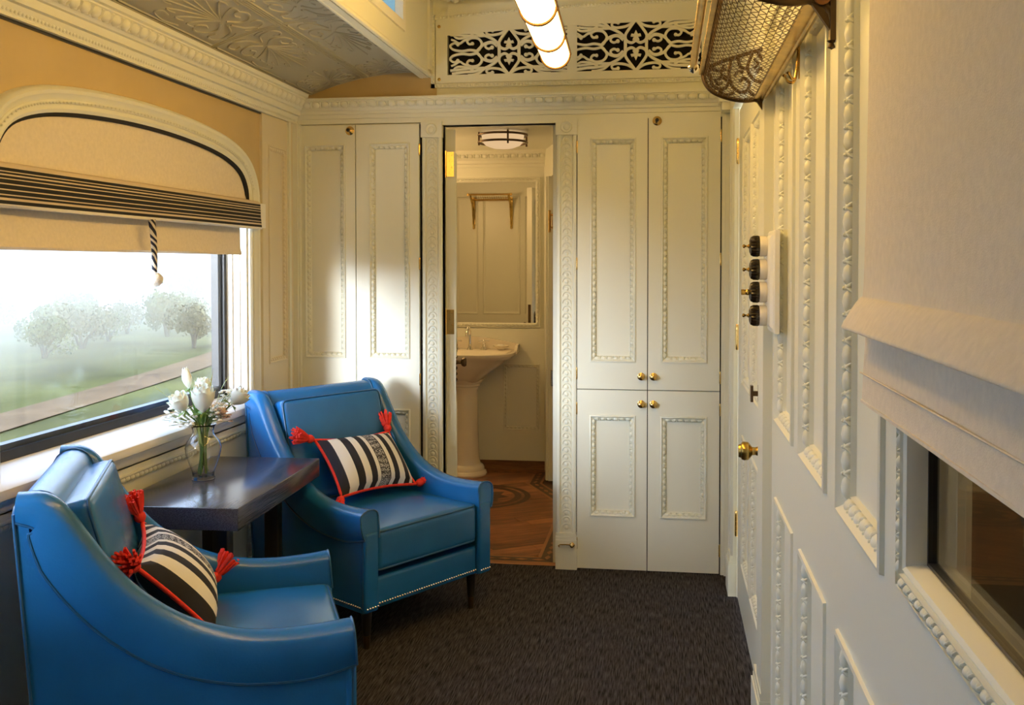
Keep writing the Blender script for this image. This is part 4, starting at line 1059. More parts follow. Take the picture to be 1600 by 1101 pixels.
# ---------------------------------------------------------------- ceiling tube lamp
e0 = V((-.412, 3.60, 2.185)); axis = V((-.0476, 1.0, .0364)).normalized()
tl = thing('tube_lamp', 'long glowing glass tube lamp with brass rings hanging in front of the grille', 'lamp', e0)
side = axis.cross(V((0, 0, 1))).normalized(); upv = side.cross(axis)
Rt = .052; mt = Matrix((side, upv, -axis)).transposed().to_4x4(); mt.translation = e0
LT = 2.2; RP = [0, .28, .70, 1.12, 1.54, 1.96]
b = MB(); b.lathe([(0, .001), (.03, .001), (Rt - .002, .006)] + [(Rt, .012), (Rt, LT - .01), (Rt - .004, LT), (0, LT)], 28, mt); b.build('glass_tube', 'lamp', tl, 50)
for d in (0.009, .36, .78, 1.20, 1.62, 2.16):
    b = MB(); b.lathe([(Rt - .001, d - .012), (Rt + .005, d - .011), (Rt + .007, d), (Rt + .005, d + .011), (Rt - .001, d + .012)], 28, mt); b.build('ring', 'lamp_ring', tl, 50)
for s in (-1, 1):
    b = MB(); b.tube([mt @ V((s * (Rt + .003), 0, 0)), mt @ V((s * (Rt + .003), 0, LT))], .0052, 6); b.build('side_rail', 'lamp_ring', tl)
for d in (.98, 1.9):
    b = MB(); p = mt @ V((0, Rt + .002, d)); b.tube([p, (p.x, p.y, 2.70)], .006, 8); b.lathe([(0, 2.702), (.035, 2.70), (.03, 2.685), (.008, 2.67)], 14, Matrix.Translation((p.x, p.y, 0))); b.build('hanger', 'old_brass', tl)

# ---------------------------------------------------------------- roman blinds
WY = WIN[0]
rb = thing('roman_blind', 'cream roman blind with arched black edge and black striped band on the left window', 'blind', (XL, WY, 1.9))
b = MB(); xf = XL - .006
A = [(y * .996, z - .006) for y, z in ARCH if z > 1.62]
n = len(A); pts = [(-.776, 1.60)] + A + [(.776, 1.60)]
b.prism([(WY + y, z) for y, z in pts], Fr((xf, 0, 0), (0, 1, 0), (0, 0, 1), (1, 0, 0)), -.012, 0)
b.build('top_cloth', 'linen', rb)
b = MB(); b.tube([(xf + .004, WY + y, z) for y, z in [(-.776, 1.66)] + A + [(.776, 1.66)]], .0115, 8); b.build('edge_piping', 'blackcloth', rb)
b = MB(); rows = []
for y in np.linspace(-.82, .823, 24):
    s = .004 * math.sin(y * 5)
    rows.append([(XL + pr_, WY + y, z) for pr_, z in ((-.002, 1.672), (.030, 1.664), (.036, 1.655), (.041 + s, 1.60), (.046 + s, 1.553), (.043, 1.547), (.03, 1.546), (.022, 1.56), (.020, 1.66))])
b.loft(rows, cap=True); b.build('striped_band', 'band', rb)
b = MB(); rows = []
for y in np.linspace(-.775, .698, 24):
    s = .003 * math.sin(y * 7 + 1)
    rows.append([(XL + pr_, WY + y, z) for pr_, z in ((-.004, 1.60), (.0 + s, 1.53), (.004 + s, 1.46), (.010 + s, 1.445), (.006, 1.437), (-.008, 1.438), (-.010, 1.60))])
b.loft(rows, cap=True); b.build('lower_drop', 'linen', rb)
# pull cord
cy = 3.012; b = MB(); pts = []
for k in range(15):
    t = k / 14; pts.append((XL + .047 + .004 * math.sin(t * 3), cy + .014 * t, 1.548 - .176 * t))
b.tube(pts, [.0115 - .003 * k / 14 for k in range(15)], 10)
cm = mat('twisted_cord', (.5, .5, .5), .85); nn_ = cm.node_tree.nodes; ll_ = cm.node_tree.links
tcn = nn_.new('ShaderNodeTexCoord'); wv = nn_.new('ShaderNodeTexWave'); wv.bands_direction = 'DIAGONAL'; wv.inputs['Scale'].default_value = 26; wv.inputs['Distortion'].default_value = 3; wv.inputs['Detail'].default_value = 0
rp = nn_.new('ShaderNodeValToRGB'); rp.color_ramp.interpolation = 'CONSTANT'; rp.color_ramp.elements[0].color = (.012, .014, .03, 1); rp.color_ramp.elements[1].position = .55; rp.color_ramp.elements[1].color = (.66, .58, .46, 1)
ll_.new(tcn.outputs['Object'], wv.inputs['Vector']); ll_.new(wv.outputs['Fac'], rp.inputs[0]); ll_.new(rp.outputs[0], nn_['Principled BSDF'].inputs['Base Color']); M['cord'] = cm
b.build('pull_cord', 'cord', rb, 60)
b = MB(); rg = random.Random(5); vs = []
bmx = bmesh.new(); bmesh.ops.create_icosphere(bmx, subdivisions=3, radius=.0245)
for v in bmx.verts: v.co *= 1 + rg.uniform(-.06, .06)
vs = [v.co + V((XL + .05, cy + .016, 1.347)) for v in bmx.verts]; fs = [tuple(v.index for v in f.verts) for f in bmx.faces]; bmx.free()
b.add(vs, fs); b.build('pull_ball', 'woolball', rb, 60)

rb2 = thing('roman_blind', 'plain cream roman blind hanging half down over the corridor window at the right edge', 'blind', (XR, .75, 1.95))
def sheet(mb, rows_, thick=.004):
    """rows_: list over y of lists of (x, y, z); closed thin cloth"""
    back = [[(x + thick, y, z) for x, y, z in r] for r in rows_]
    mb.loft([r + k[::-1] for r, k in zip(rows_, back)], closed_row=True, cap=True)
def cloth_rows(y0, y1, prof, wob, n=26):
    rows = []
    for y in np.linspace(y0, y1, n):
        q = bez([(x + wob * math.sin(y * 9 + z * 4) * (0.5 + .5 * math.sin(y * 3.1)), z) for x, z in prof], 5)
        rows.append([(x, y, z) for x, z in q])
    return rows
b = MB(); sheet(b, cloth_rows(.02, 1.330, [(.272, 2.03), (.268, 1.85), (.266, 1.60), (.264, 1.45), (.262, 1.366), (.258, 1.350)], .0018)); b.build('upper_cloth', 'linen', rb2, 60)
b = MB(); sheet(b, cloth_rows(.02, 1.336, [(.264, 1.358), (.256, 1.351), (.247, 1.338), (.238, 1.322), (.235, 1.3155), (.238, 1.3125), (.252, 1.317), (.265, 1.325)], .001), .003); b.build('fold', 'linen', rb2, 60)
b = MB(); sheet(b, cloth_rows(.02, 1.345, [(.270, 1.336), (.268, 1.30), (.266, 1.262), (.265, 1.235), (.264, 1.2135)], .0018)); b.build('lower_cloth', 'linen', rb2, 60)
b = MB(); b.box(.2625, .266,   .02, 1.346, 1.2125, 1.2165); b.tube([(.2635, .02, 1.252), (.2635, 1.355, 1.252)], .0012, 4); b.build('hem', 'linen', rb2)
b = MB(); b.box(.264, .30, .02, 1.35, 2.02, 2.045); b.build('headrail', 'white', rb2)

# ---------------------------------------------------------------- light switches
sw = thing('light_switch', 'small cream rocker switch on the left wall beside the blind', 'switch', FL.p(3.965, 1.607, .0))
b = MB(); b.fbox(FL, 3.918, 4.012, 1.555, 1.660, 0, .014); b.fbox(FL, 3.924, 4.006, 1.561, 1.654, .014, .017); b.build('plate', 'white', sw)
b = MB(); b.fbox(FL, 3.948, 3.984, 1.582, 1.634, .017, .021); b.build('rocker', 'white', sw)
ss = thing('rotary_switches', 'row of four black ribbed rotary switches on a moulded cream plate by the corridor door', 'switch', FRt.p(2.70, 1.352, 0))
b = MB(); pl = [(0, 0), (.006, 0), (.010, .008), (.010, .016), (.016, .022), (.018, .030)]
pz0, pz1, py0, py1 = 1.213, 1.490, 2.61, 2.765
b.loft([[FRt.p(a, c, h) for a, c in ((py0 + t, pz0 + t), (py1 - t, pz0 + t), (py1 - t, pz1 - t), (py0 + t, pz1 - t))] for h, t in ((0, 0), (.012, 0), (.016, .006), (.016, .012), (.022, .018), (.026, .024))], closed_row=True, cap=True); b.build('plate', 'white', ss)
for k, z in enumerate((1.448, 1.384, 1.322, 1.258)):
    m_ = FRt.mtx(2.69, z, .026)
    b = MB(); b.lathe([(.027, 0), (.0285, .003), (.0285, .018), (.027, .020), (0, .020)], 20, m_); base = b.build('porcelain_base', 'porcelain', ss, 40)
    b = MB(); K = 40
    def flute(x, y, z_): 
        a = math.atan2(y, x); r = math.hypot(x, y) * (1 + .045 * (1 if round(a / (2 * PI) * K) % 2 else -1)); return r * math.cos(a), r * math.sin(a)
    b.lathe([(.0265, .020), (.0280, .024), (.0275, .036), (.024, .043), (.015, .047), (.006, .0475), (0, .0475)], K, m_, flute); cap_ = b.build('cover', 'bakelite', ss, 30)
    b = MB(); b.lathe([(.006, .046), (.006, .050), (.003, .052), (.003, .057), (.0055, .060), (.005, .064), (0, .066)] if k != 2 else [(.008, .046), (.009, .052), (.0075, .054), (.0075, .060), (.0085, .062), (.008, .068), (0, .069)], 10, m_); b.build('toggle', 'old_brass', ss, 40)
# coat hook
ch = thing('coat_hook', 'brass double coat hook under the luggage rack on the right wall', 'hook', FRt.p(2.225, 1.83, -.022))
b = MB(); fh = Fr(FRt.p(2.225, 1.825, .0), FRt.u, FRt.v, FRt.n)
b.fbox(fh, -.006, .006, -.01, .06, 0, .006); b.tube(bez([fh.p(0, .055, .006), fh.p(0, .01, .010), fh.p(0, -.016, .016), fh.p(.003, -.016, .028), fh.p(.004, -.004, .036)], 5), .0036, 8)
b.tube(bez([fh.p(0, -.010, .014), fh.p(-.014, -.012, .022), fh.p(-.022, -.002, .030)], 5), .0032, 8); b.lathe([(0, -.005), (.006, 0), (0, .005)], 8, Matrix.Translation(fh.p(.004, -.002, .037))); b.lathe([(0, -.005), (.006, 0), (0, .005)], 8, Matrix.Translation(fh.p(-.022, -.001, .031)))
b.build('hook', 'brass', ch, 50)
ch['category'] = 'hook'

# ---------------------------------------------------------------- brass luggage rack
lr = thing('luggage_rack', 'brass luggage rack with wire mesh and cast scroll ends on the right wall', 'rack', (XR, 2.3, 1.85))
Y0, Y1 = 1.79, 2.84
curve = bez([(.104, 1.960), (.112, 1.925), (.135, 1.898), (.175, 1.880), (.220, 1.871), (.254, 1.873)], 5)
for y in (Y0, Y1):
    b = MB(); P = lambda x, z, d=0.: (x, y + d, z)
    low = [P(*p) for p in curve] + [P(.280, 1.866), P(.294, 1.850), P(.299, 1.81)]
    b.tube(low, [.007] * (len(low) - 3) + [.010, .011, .006], 8)
    b.tube([P(.104, 1.962), P(.16, 1.985), P(.23, 2.005), P(.297, 2.022)], .006, 8)
    b.box(.290, .3, y - .011, y + .011, 1.80, 2.06)
    b.add([P(.256, 1.869, -.006), P(.299, 1.925, -.006), P(.299, 1.805, -.006), P(.256, 1.869, .006), P(.299, 1.925, .006), P(.299, 1.805, .006)], [(0, 1, 2), (5, 4, 3), (0, 3, 4, 1), (1, 4, 5, 2), (2, 5, 3, 0)])
    b.lathe([(0, -.016), (.007, -.012), (.004, -.004), (.009, 0)], 8, Matrix.Translation((.294, y, 1.80)))
    def sc(pts, r=.005): b.tube([P(*p) for p in bez(pts, 4)], r, 6)
    sc([(.125, 1.950), (.135, 1.915), (.165, 1.905), (.178, 1.928), (.162, 1.944), (.150, 1.932)])
    sc([(.185, 1.990), (.180, 1.945), (.195, 1.905), (.225, 1.895), (.238, 1.918), (.222, 1.936), (.210, 1.924)])
    sc([(.245, 2.005), (.232, 1.965), (.250, 1.930), (.276, 1.925), (.284, 1.948), (.268, 1.962), (.258, 1.950)])
    sc([(.125, 1.968), (.150, 1.958), (.172, 1.962)]); sc([(.205, 1.995), (.212, 1.970), (.232, 1.960)])
    sc([(.150, 1.905), (.170, 1.888), (.195, 1.895)]); sc([(.235, 1.900), (.255, 1.885), (.28, 1.90)]); sc([(.262, 2.008), (.275, 1.985), (.290, 1.98)])
    sc([(.140, 1.935), (.150, 1.918), (.160, 1.925)], .004); sc([(.195, 1.940), (.205, 1.955), (.222, 1.952)], .004); sc([(.125, 1.940), (.120, 1.955), (.135, 1.965)], .004); sc([(.165, 1.975), (.158, 1.952), (.172, 1.930), (.190, 1.922)], .004); sc([(.250, 1.990), (.262, 1.975), (.250, 1.962)], .004)
    b.build('bracket', 'bronze', lr, 50)
b = MB(); b.tube([(.078, Y0 - .02, 1.975), (.078, Y1 + .01, 1.975)], .011, 10); b.build('front_rail', 'old_brass', lr, 50)
b = MB(); b.tube([(.104, Y0, 1.962), (.104, Y1, 1.962)], .008, 8); b.box(.094, .116, Y0, Y1, 1.948, 1.956); b.build('net_rail', 'old_brass', lr, 50)
b = MB(); b.add([(x, y, z) for y in (Y0, Y1) for x, z in ((.250, 1.872), (.272, 1.869), (.292, 1.880), (.292, 1.885), (.272, 1.876), (.250, 1.878))], [(k, (k + 1) % 6, 6 + (k + 1) % 6, 6 + k) for k in range(6)] + [(5, 4, 3, 2, 1, 0), (6, 7, 8, 9, 10, 11)]); b.tube([(.276, Y0, 1.868), (.276, Y1, 1.868)], .0045, 8); b.build('back_rail', 'old_brass', lr, 50)
b = MB(); b.tube([(.268, Y0 - .012, 1.88), (.268, Y1 + .012, 1.88)], .006, 8)
for y, s in ((Y0, -1), (Y1, 1)):
    for (x, z, r, m_) in ((.078, 1.972, .016, 'chrome'),):
        q = MB(); q.lathe([(0, -.018), (.010, -.014), (r, -.004), (r, .004), (.010, .014), (0, .018)], 14, Matrix.Translation((x, y + s * .012, z))); q.build('ball_end', m_ if y == Y1 else 'copper', lr, 60)
q = MB(); q.lathe([(0, -.012), (.011, -.010), (.0145, -.004), (.0145, .004), (0, .006)], 16, Matrix.Translation((.276, Y0 - .010, 1.876)) @ Matrix.Rotation(PI / 2, 4, 'X')); q.build('end_cap', 'copper', lr, 60)
b.build('stay_rod', 'old_brass', lr, 50)
b = MB(); st = [curve[i] for i in range(1, len(curve), 2)]; st = [curve[0]] + [tuple(p) for p in bez([tuple(p) for p in curve[::5]] + [(.254, 1.875)], 3)]
NY = 54
for x, z in st: b.tube([(x, Y0, z), (x, Y1, z)], .0011, 3, cap=False)
for (x0, z0), (x1, z1) in zip(st[:-1], st[1:]):
    if abs(x0 - x1) + abs(z0 - z1) < .003: continue
    b.tube([((x0 if k % 2 == 0 else x1), Y0 + (Y1 - Y0) * k / NY, (z0 if k % 2 == 0 else z1)) for k in range(NY + 1)], .0010, 3, cap=False)
tag(b.build('wire_net', 'bronze', lr, 0), kind='stuff')

# ---------------------------------------------------------------- armchairs
def build_chair(label, loc, ang):
    t = thing('armchair', label, 'armchair', loc, Matrix.Rotation(ang, 3, 'Z'), 'blue leather armchairs by the window')
    HW = .323                                             # half width
    path = bez([(.338, .494), (.26, .488), (.17, .487), (.08, .496), (-.01, .522), (-.09, .564), (-.165, .624), (-.225, .692), (-.275, .765), (-.315, .826), (-.350, .858), (-.400, .862)], 4)
    PW = .062                                              # arm thickness
    N = len(path); AX = HW - PW / 2
    for s in (1, -1):
        # padded band swept along the sloping arm; it tapers where it turns over the back
        rows = []
        for i, p in enumerate(path):
            f = i / (N - 1); PD = .092 * (1 - .62 * max(0, (f - .72) / .28)) * (.86 + .14 * min(1, f / .12)); ov = .008 * max(0, 1 - f / .35)
            tg = path[min(i + 1, N - 1)] - path[max(i - 1, 0)]; tg = tg / np.linalg.norm(tg); nr = np.array([tg[1], -tg[0]])
            if nr[1] < 0: nr = -nr
            if f > .86: g = (f - .86) / .14; nr = nr * (1 - g) + np.array([0.0, 1.0]) * g; nr = nr / np.linalg.norm(nr)
            sec = [(PW / 2 + .004, -PD), (PW / 2 + .008 + ov * .4, -PD * .78), (PW / 2 + .009 + ov, -PD * .42)]
            sec += [(math.cos(PI * k / 8) * (PW / 2 + (.009 + ov if k < 4 else .002)), .026 * math.sin(PI * k / 8)) for k in range(9)]
            sec += [(-PW / 2 - .002, -PD * .5), (-PW / 2, -PD)]
            rows.append([(p[0] + nr[0] * h, s * (AX + o), p[1] + nr[1] * h) for o, h in sec])
        b = MB(); b.loft(rows, closed_row=True, cap=True); arm = b.build('arm', 'leather', t, 60, local=True)
        b = MB(); b.tube([(r[0][0], s * (HW + .004), r[0][2]) for r in rows], .0036, 6); b.build('welt', 'piping', arm, 60, local=True)
        b = MB(); b.tube([(q[0] + .002, q[1], q[2]) for q in rows[0]], .0032, 5); b.build('welt', 'piping', arm, 60, local=True)
        # flat outer side
        b = MB(); poly = [(r[0][0], r[0][2] + .012) for r in rows[::2]]
        poly = [(.330, .15), (.333, .43)] + [q for q in poly[1:] if q[0] > -.40] + [(-.405, .842), (-.352, .15)]
        sF = Fr((0, s * AX, 0), (1, 0, 0), (0, 0, 1), (0, s, 0)); b.prism(poly, sF, -PW / 2 + .004, PW / 2)
        sp_ = b.build('side_panel', 'leather', t, 30, local=True)
        b = MB(); b.tube([(-.354, s * (HW + .002), .152), (-.405, s * (HW + .002), .845)], .0036, 6); b.build('welt', 'piping', sp_, 60, local=True)
        b = MB(); b.tube([(.334, s * (HW + .001), .152), (.336, s * (HW + .001), .42)], .0036, 6); b.build('welt', 'piping', sp_, 60, local=True)
        b = MB(); cushion_into(b, (.332, s * (AX + .001), .295), (.030, PW + .004, .29), .012, 0, 3); b.build('arm_front', 'leather', t, 60, local=True)
    # base, back
    b = MB(); b.box(-.35, .315, -HW + .02, HW - .02, .15, .262); b.build('seat_base', 'leather', t, 30, local=True)
    b = MB(); cushion_into(b, (.312, 0, .206), (.03, 2 * (HW - PW) + .004, .114), .013, 0, 3); b.build('apron', 'leather', t, 60, local=True)
    b = MB(); FX = Fr((0, 0, 0), (1, 0, 0), (0, 0, 1), (0, -1, 0)); b.prism([(-.352, .15), (-.403, .835), (-.33, .835), (-.24, .40), (-.24, .15)], FX, -(HW - .03), HW - .03)
    b.build('back', 'leather', t, 30, local=True)
    b = MB(); rows = []
    for y in np.linspace(-(HW - PW + .004), HW - PW + .004, 9):
        rows.append([(-.366 + .050 * math.cos(a), y, .828 + .052 * math.sin(a)) for a in np.linspace(-.9, PI + .6, 14)])
    b.loft(rows, closed_row=True, cap=True); tb = b.build('back_roll', 'leather', t, 60, local=True)
    for s in (1, -1):
        b = MB(); b.tube([(-.366 + .051 * math.cos(a), s * (HW - PW + .001), .828 + .0535 * math.sin(a)) for a in np.linspace(-.9, PI + .3, 14)], .0032, 5); b.build('welt', 'piping', tb, 60, local=True)
    # cushions
    def boxed(name, size, r, crown, mtx, seed):
        b = MB(); cushion_into(b, (0, 0, 0), size, r, crown, 4)
        b.v = [tuple(mtx @ V(x)) for x in b.v]; o = b.build(name, 'leather', t, 70, local=True)
        w = MB(); hx_, hy_, hz_ = size[0] / 2 - .004, size[1] / 2 - .004, size[2] / 2 - .006
        for z in (-hz_, hz_):
            w = MB(); loop = []
            for (cx_, cy_, a0) in ((hx_ - r, hy_ - r, 0), (-hx_ + r, hy_ - r, PI / 2), (-hx_ + r, -hy_ + r, PI), (hx_ - r, -hy_ + r, PI * 1.5)):
                for k in range(4): a = a0 + k / 3 * PI / 2; loop.append(mtx @ V((cx_ + (r) * math.cos(a), cy_ + (r) * math.sin(a), z)))
            w.tube(loop, .0042, 6, closed=True); w.build('welt', 'piping', o, 60, local=True)
        return o
    boxed('seat_cushion', (.575, 2 * (HW - PW) - .006, .150), .022, .016, Matrix.Translation((.048, 0, .360)), 1)
    lean = Matrix.Translation((-.268, 0, .636)) @ Matrix.Rotation(math.radians(-14), 4, 'Y') @ Matrix.Rotation(PI / 2, 4, 'Y')
    boxed('back_cushion', (.42, 2 * (HW - PW) - .014, .120), .024, .016, lean, 2)
    # legs with brass ferrules
    for sx, sy in ((.285, .27), (.285, -.27), (-.29, .27), (-.29, -.27)):
        b = MB(); b.lathe([(.013, .045), (.0155, .06), (.021, .155)], 12, Matrix.Translation((sx, sy, 0))); lg = b.build('leg', 'legwood', t, 60, local=True)
        b = MB(); b.lathe([(0, 0), (.0115, 0), (.0135, .044), (.0145, .046), (.0130, .05)], 12, Matrix.Translation((sx, sy, 0))); b.build('ferrule', 'bronze', lg, 60, local=True)
    # nail heads along the bottom edge
    b = MB(); pts = []
    for k in range(53): pts.append(((.3475 if abs(k - 26) > 21 else .3275, -.316 + .632 * k / 52, .168), (1, 0, 0)))
    for s in (1, -1):
        for k in range(54): pts.append(((.325 - .66 * k / 53, s * (HW + .0), .168), (0, s, 0)))
    for p, n_ in pts:
        n_ = V(n_); a = V((0, 0, 1)); b.egg(p, a, n_.cross(a), n_, .0044, .0044, .0036)
    tag(b.build('nailheads', 'chrome', t, 60, local=True), kind='stuff')
    return t
def chair_mtx(x, y, deg): return (x, y, 0), math.radians(deg)
def at_front(fx, fy, deg):
    a = math.radians(deg); return (fx - .338 * math.cos(a), fy - .338 * math.sin(a), 0), a
farP = at_front(-.884, 3.55, -33.0); nearP = at_front(-.897, 2.548, 25.5)
ch1 = build_chair('blue leather armchair with brass nailheads in front of the tall left wardrobe', *farP)
ch2 = copy_tree(ch1, None, Matrix.Translation(nearP[0]) @ Matrix.Rotation(nearP[1], 4, 'Z'))
tag(ch2, 'blue leather armchair seen from its side in the near left corner')

# ---------------------------------------------------------------- striped cushions with red tassels
def tassel_mesh():
    b = MB(); rg = random.Random(11)
    b.lathe([(0, -.002), (.008, 0), (.013, .008), (.013, .016), (.008, .022), (.010, .025), (.012, .028)], 10)
    for k in range(60):
        a = rg.random() * 2 * PI; r = math.sqrt(rg.random()); L = rg.uniform(.058, .070)
        p0 = (.010 * r * math.cos(a), .010 * r * math.sin(a), .022); p2 = (.027 * r * math.cos(a), .027 * r * math.sin(a), L); p1 = (.019 * r * math.cos(a), .019 * r * math.sin(a), .042)
        b.tube([p0, p1, p2], [.0026, .0034, .0030], 4)
    b.v = [tuple(1.3 * c for c in v) for v in b.v]; return b.mesh('tassel', M['red'], None, 50)
TASSEL = tassel_mesh()
def build_pillow(label, mtx, tdirs):
    t = thing('cushion', label, 'cushion', mtx.translation, mtx.to_3x3(), 'striped cushions on the armchairs')
    W_, H_, T_ = .40, .27, .145; nx_, nz_ = 22, 14
    b = MB()
    def pt(u, v, s):
        # pinched corners: sides bow inwards
        x = u * W_ / 2 * (1 - .085 * (1 - v * v) * abs(u) ** 3); z = v * H_ / 2 * (1 - .12 * (1 - u * u) * abs(v) ** 3)
        h = max(0, (1 - u ** 2)) ** .46 * max(0, (1 - v ** 2)) ** .46
        return (x, s * T_ / 2 * h, z)
    for s in (-1, 1):
        rows = [[pt(-1 + 2 * i / nx_, -1 + 2 * j / nz_, s) for i in range(nx_ + 1)] for j in range(nz_ + 1)]
        if s > 0: rows = [r[::-1] for r in rows]
        b.loft(rows)
    b.build('cover', 'stripes', t, 80, local=True)
    b = MB(); loop = [pt(-1 + 2 * i / 16, -1, 0) for i in range(16)] + [pt(1, -1 + 2 * i / 12, 0) for i in range(12)] + [pt(1 - 2 * i / 16, 1, 0) for i in range(16)] + [pt(-1, 1 - 2 * i / 12, 0) for i in range(12)]
    b.tube(loop, .0062, 7, closed=True); b.build('piping', 'red', t, 70, local=True)
    for (u, v), d in zip(((-1, -1), (1, -1), (1, 1), (-1, 1)), tdirs):
        p = V(pt(u, v, 0)); q = V(d).normalized().to_track_quat('Z', 'X').to_matrix().to_4x4(); q.translation = p
        put('tassel', TASSEL, t, local=q @ Matrix.Translation((0, 0, .004)))
    return t
def chair_world(P): return Matrix.Translation(P[0]) @ Matrix.Rotation(P[1], 4, 'Z')
# in chair space the cushion's width runs along y; local frame: x = width, y = into the back, z = up
def pillow_mtx(P, cx_, cy_, cz_, lean, yaw, roll):
    base = Matrix(((0, -1, 0), (1, 0, 0), (0, 0, 1))).to_4x4()         # cushion x -> chair y, cushion y -> chair -x (back)
    return chair_world(P) @ Matrix.Translation((cx_, cy_, cz_)) @ Matrix.Rotation(yaw, 4, 'Z') @ base @ Matrix.Rotation(lean, 4, 'X') @ Matrix.Rotation(roll, 4, 'Y')
build_pillow('black and white striped cushion with red tassels on the far armchair', pillow_mtx(farP, -.080, .030, .582, -.72, .08, .07), ((-.5, -.1, -.5), (1, -.5, .05), (.25, 0, 1), (-1, 0, .35)))
build_pillow('black and white striped cushion with red tassels on the near armchair', pillow_mtx(nearP, -.085, .048, .562, -.76, .02, -.03), ((-1, -.1, -.2), (.35, -1, .1), (-.15, -.45, 1), (-.9, -.15, .45)))

# ---------------------------------------------------------------- table
tb = thing('side_table', 'dark oak side table between the two armchairs under the window', 'table', (-1.52, 3.15, 0), Matrix.Rotation(math.radians(2), 3, 'Z'))
b = MB(); cushion_into(b, (0, 0, .615), (.425, .77, .070), .003, 0, 2); b.build('tabletop', 'tablewood', tb, 40, local=True)
for sx in (-.15, .09):
    for sy in (-.22, .22):
        b = MB(); cushion_into(b, (sx, sy, .29), (.05, .05, .58), .003, 0, 1); b.build('leg', 'legwood', tb, 40, local=True)
b = MB(); b.box(-.175, .115, -.245, .245, .0, .02); b.build('base_plate', 'legwood', tb, 40, local=True)

# ---------------------------------------------------------------- vase and flowers
VX, VY, VZ = -1.60, 3.155, .650
va = thing('vase', 'clear glass bulb vase of white flowers on the dark side table', 'vase', (VX, VY, VZ))
k_ = 1.0
outer = [(r * 1.06, z * .90) for r, z in [(.036, 0), (.0375, .004), (.034, .010), (.036, .03), (.047, .065), (.056, .10), (.058, .122), (.052, .145), (.040, .162), (.034, .174), (.033, .186), (.037, .202), (.043, .212)]]
inner = [(r - .0026, max(z, .010)) for r, z in reversed(outer)]; inner[0] = (.0440, .1903)
b = MB(); b.lathe([(0, 0)] + outer + inner + [(0, .012)], 32, Matrix.Translation((VX, VY, VZ))); b.build('glass', 'vase', va, 60)

def stem_path(dx, dy, h, bx_=0, by_=0): return bez([(VX + dx * .12 + bx_, VY + dy * .12 + by_, VZ + .016), (VX + dx * .10, VY + dy * .10, VZ + .12), (VX + dx * .25, VY + dy * .25, VZ + .19), (VX + dx * .7, VY + dy * .7, VZ + .19 + (h - .19) * .6), (VX + dx, VY + dy, VZ + h)], 4)
def clampstem(p):
    out = []
    for q in p:
        d = V((q[0] - VX, q[1] - VY, 0)); z = q[2] - VZ
        if z < .195:
            lim = np.interp(z, [0, .03, .11, .157, .167, .195], [.022, .028, .045, .026, .026, .036])
            if d.length > lim: d = d.normalized() * lim
        out.append((VX + d.x, VY + d.y, q[2]))
    return out
def rose(label, dx, dy, h, r, height, tilt=(0, 0), bud=False, cat='flower'):
    t = thing('white_rose' if not bud else 'white_tulip', label, cat, (VX + dx, VY + dy, VZ + h), None, 'white flowers in the glass vase')
    b = MB(); b.tube(clampstem(stem_path(dx, dy, h, random.uniform(-.015, .015), random.uniform(-.015, .015))), .0030, 6); b.build('stem', 'stem', t, 60)
    tip = Matrix.Translation((VX + dx, VY + dy, VZ + h)) @ Matrix.Rotation(tilt[0], 4, 'X') @ Matrix.Rotation(tilt[1], 4, 'Y')
    layers = [(5, 1.0, .92, .10), (5, .82, 1.0, .6), (4, .62, 1.04, .2), (3, .40, 1.05, .9)] if not bud else [(3, .80, 1.0, 0), (3, .66, 1.05, 1.0)]
    for li, (n_, rs, hs, ph) in enumerate(layers):
        for k in range(n_):
            b = MB(); a0 = ph + 2 * PI * k / n_; rows = []; span = 2 * PI / n_ * .72
            for j in range(7):
                v = j / 6; row = []
                rad = r * rs * (math.sin(min(1, v * 1.35) * PI / 2) ** .8) * (1 if not bud else (1 - .55 * max(0, v - .45) / .55)) * (1 + (.10 * max(0, v - .8) / .2 if li == 0 and not bud else 0))
                for i in range(7):
                    u = -1 + 2 * i / 6; wd = span * (math.sin(PI * (.12 + .80 * v)) ** .6 if v < 1 else .35); a = a0 + u * wd
                    zz = height * hs * (v - .06 * u * u * v) + (-.004 if li == 0 and j == 6 and not bud else 0)
                    rr_ = rad + .002 * (1 - u * u) - li * .0004
                    row.append(tip @ V((rr_ * math.cos(a), rr_ * math.sin(a), zz)))
                rows.append(row)
            b.loft(rows); b.build('petal', 'petal', t, 80)
    b = MB()
    for k in range(5):
        a = 2 * PI * k / 5; b.add([tip @ V(p) for p in ((.003 * math.cos(a + 1.2), .003 * math.sin(a + 1.2), -.002), (.003 * math.cos(a - 1.2), .003 * math.sin(a - 1.2), -.002), (r * .75 * math.cos(a - .2), r * .75 * math.sin(a - .2), -.001), (r * 1.05 * math.cos(a), r * 1.05 * math.sin(a), -.010))], [(0, 1, 2), (0, 2, 3)])
    b.build('sepals', 'leaf', t, 0)
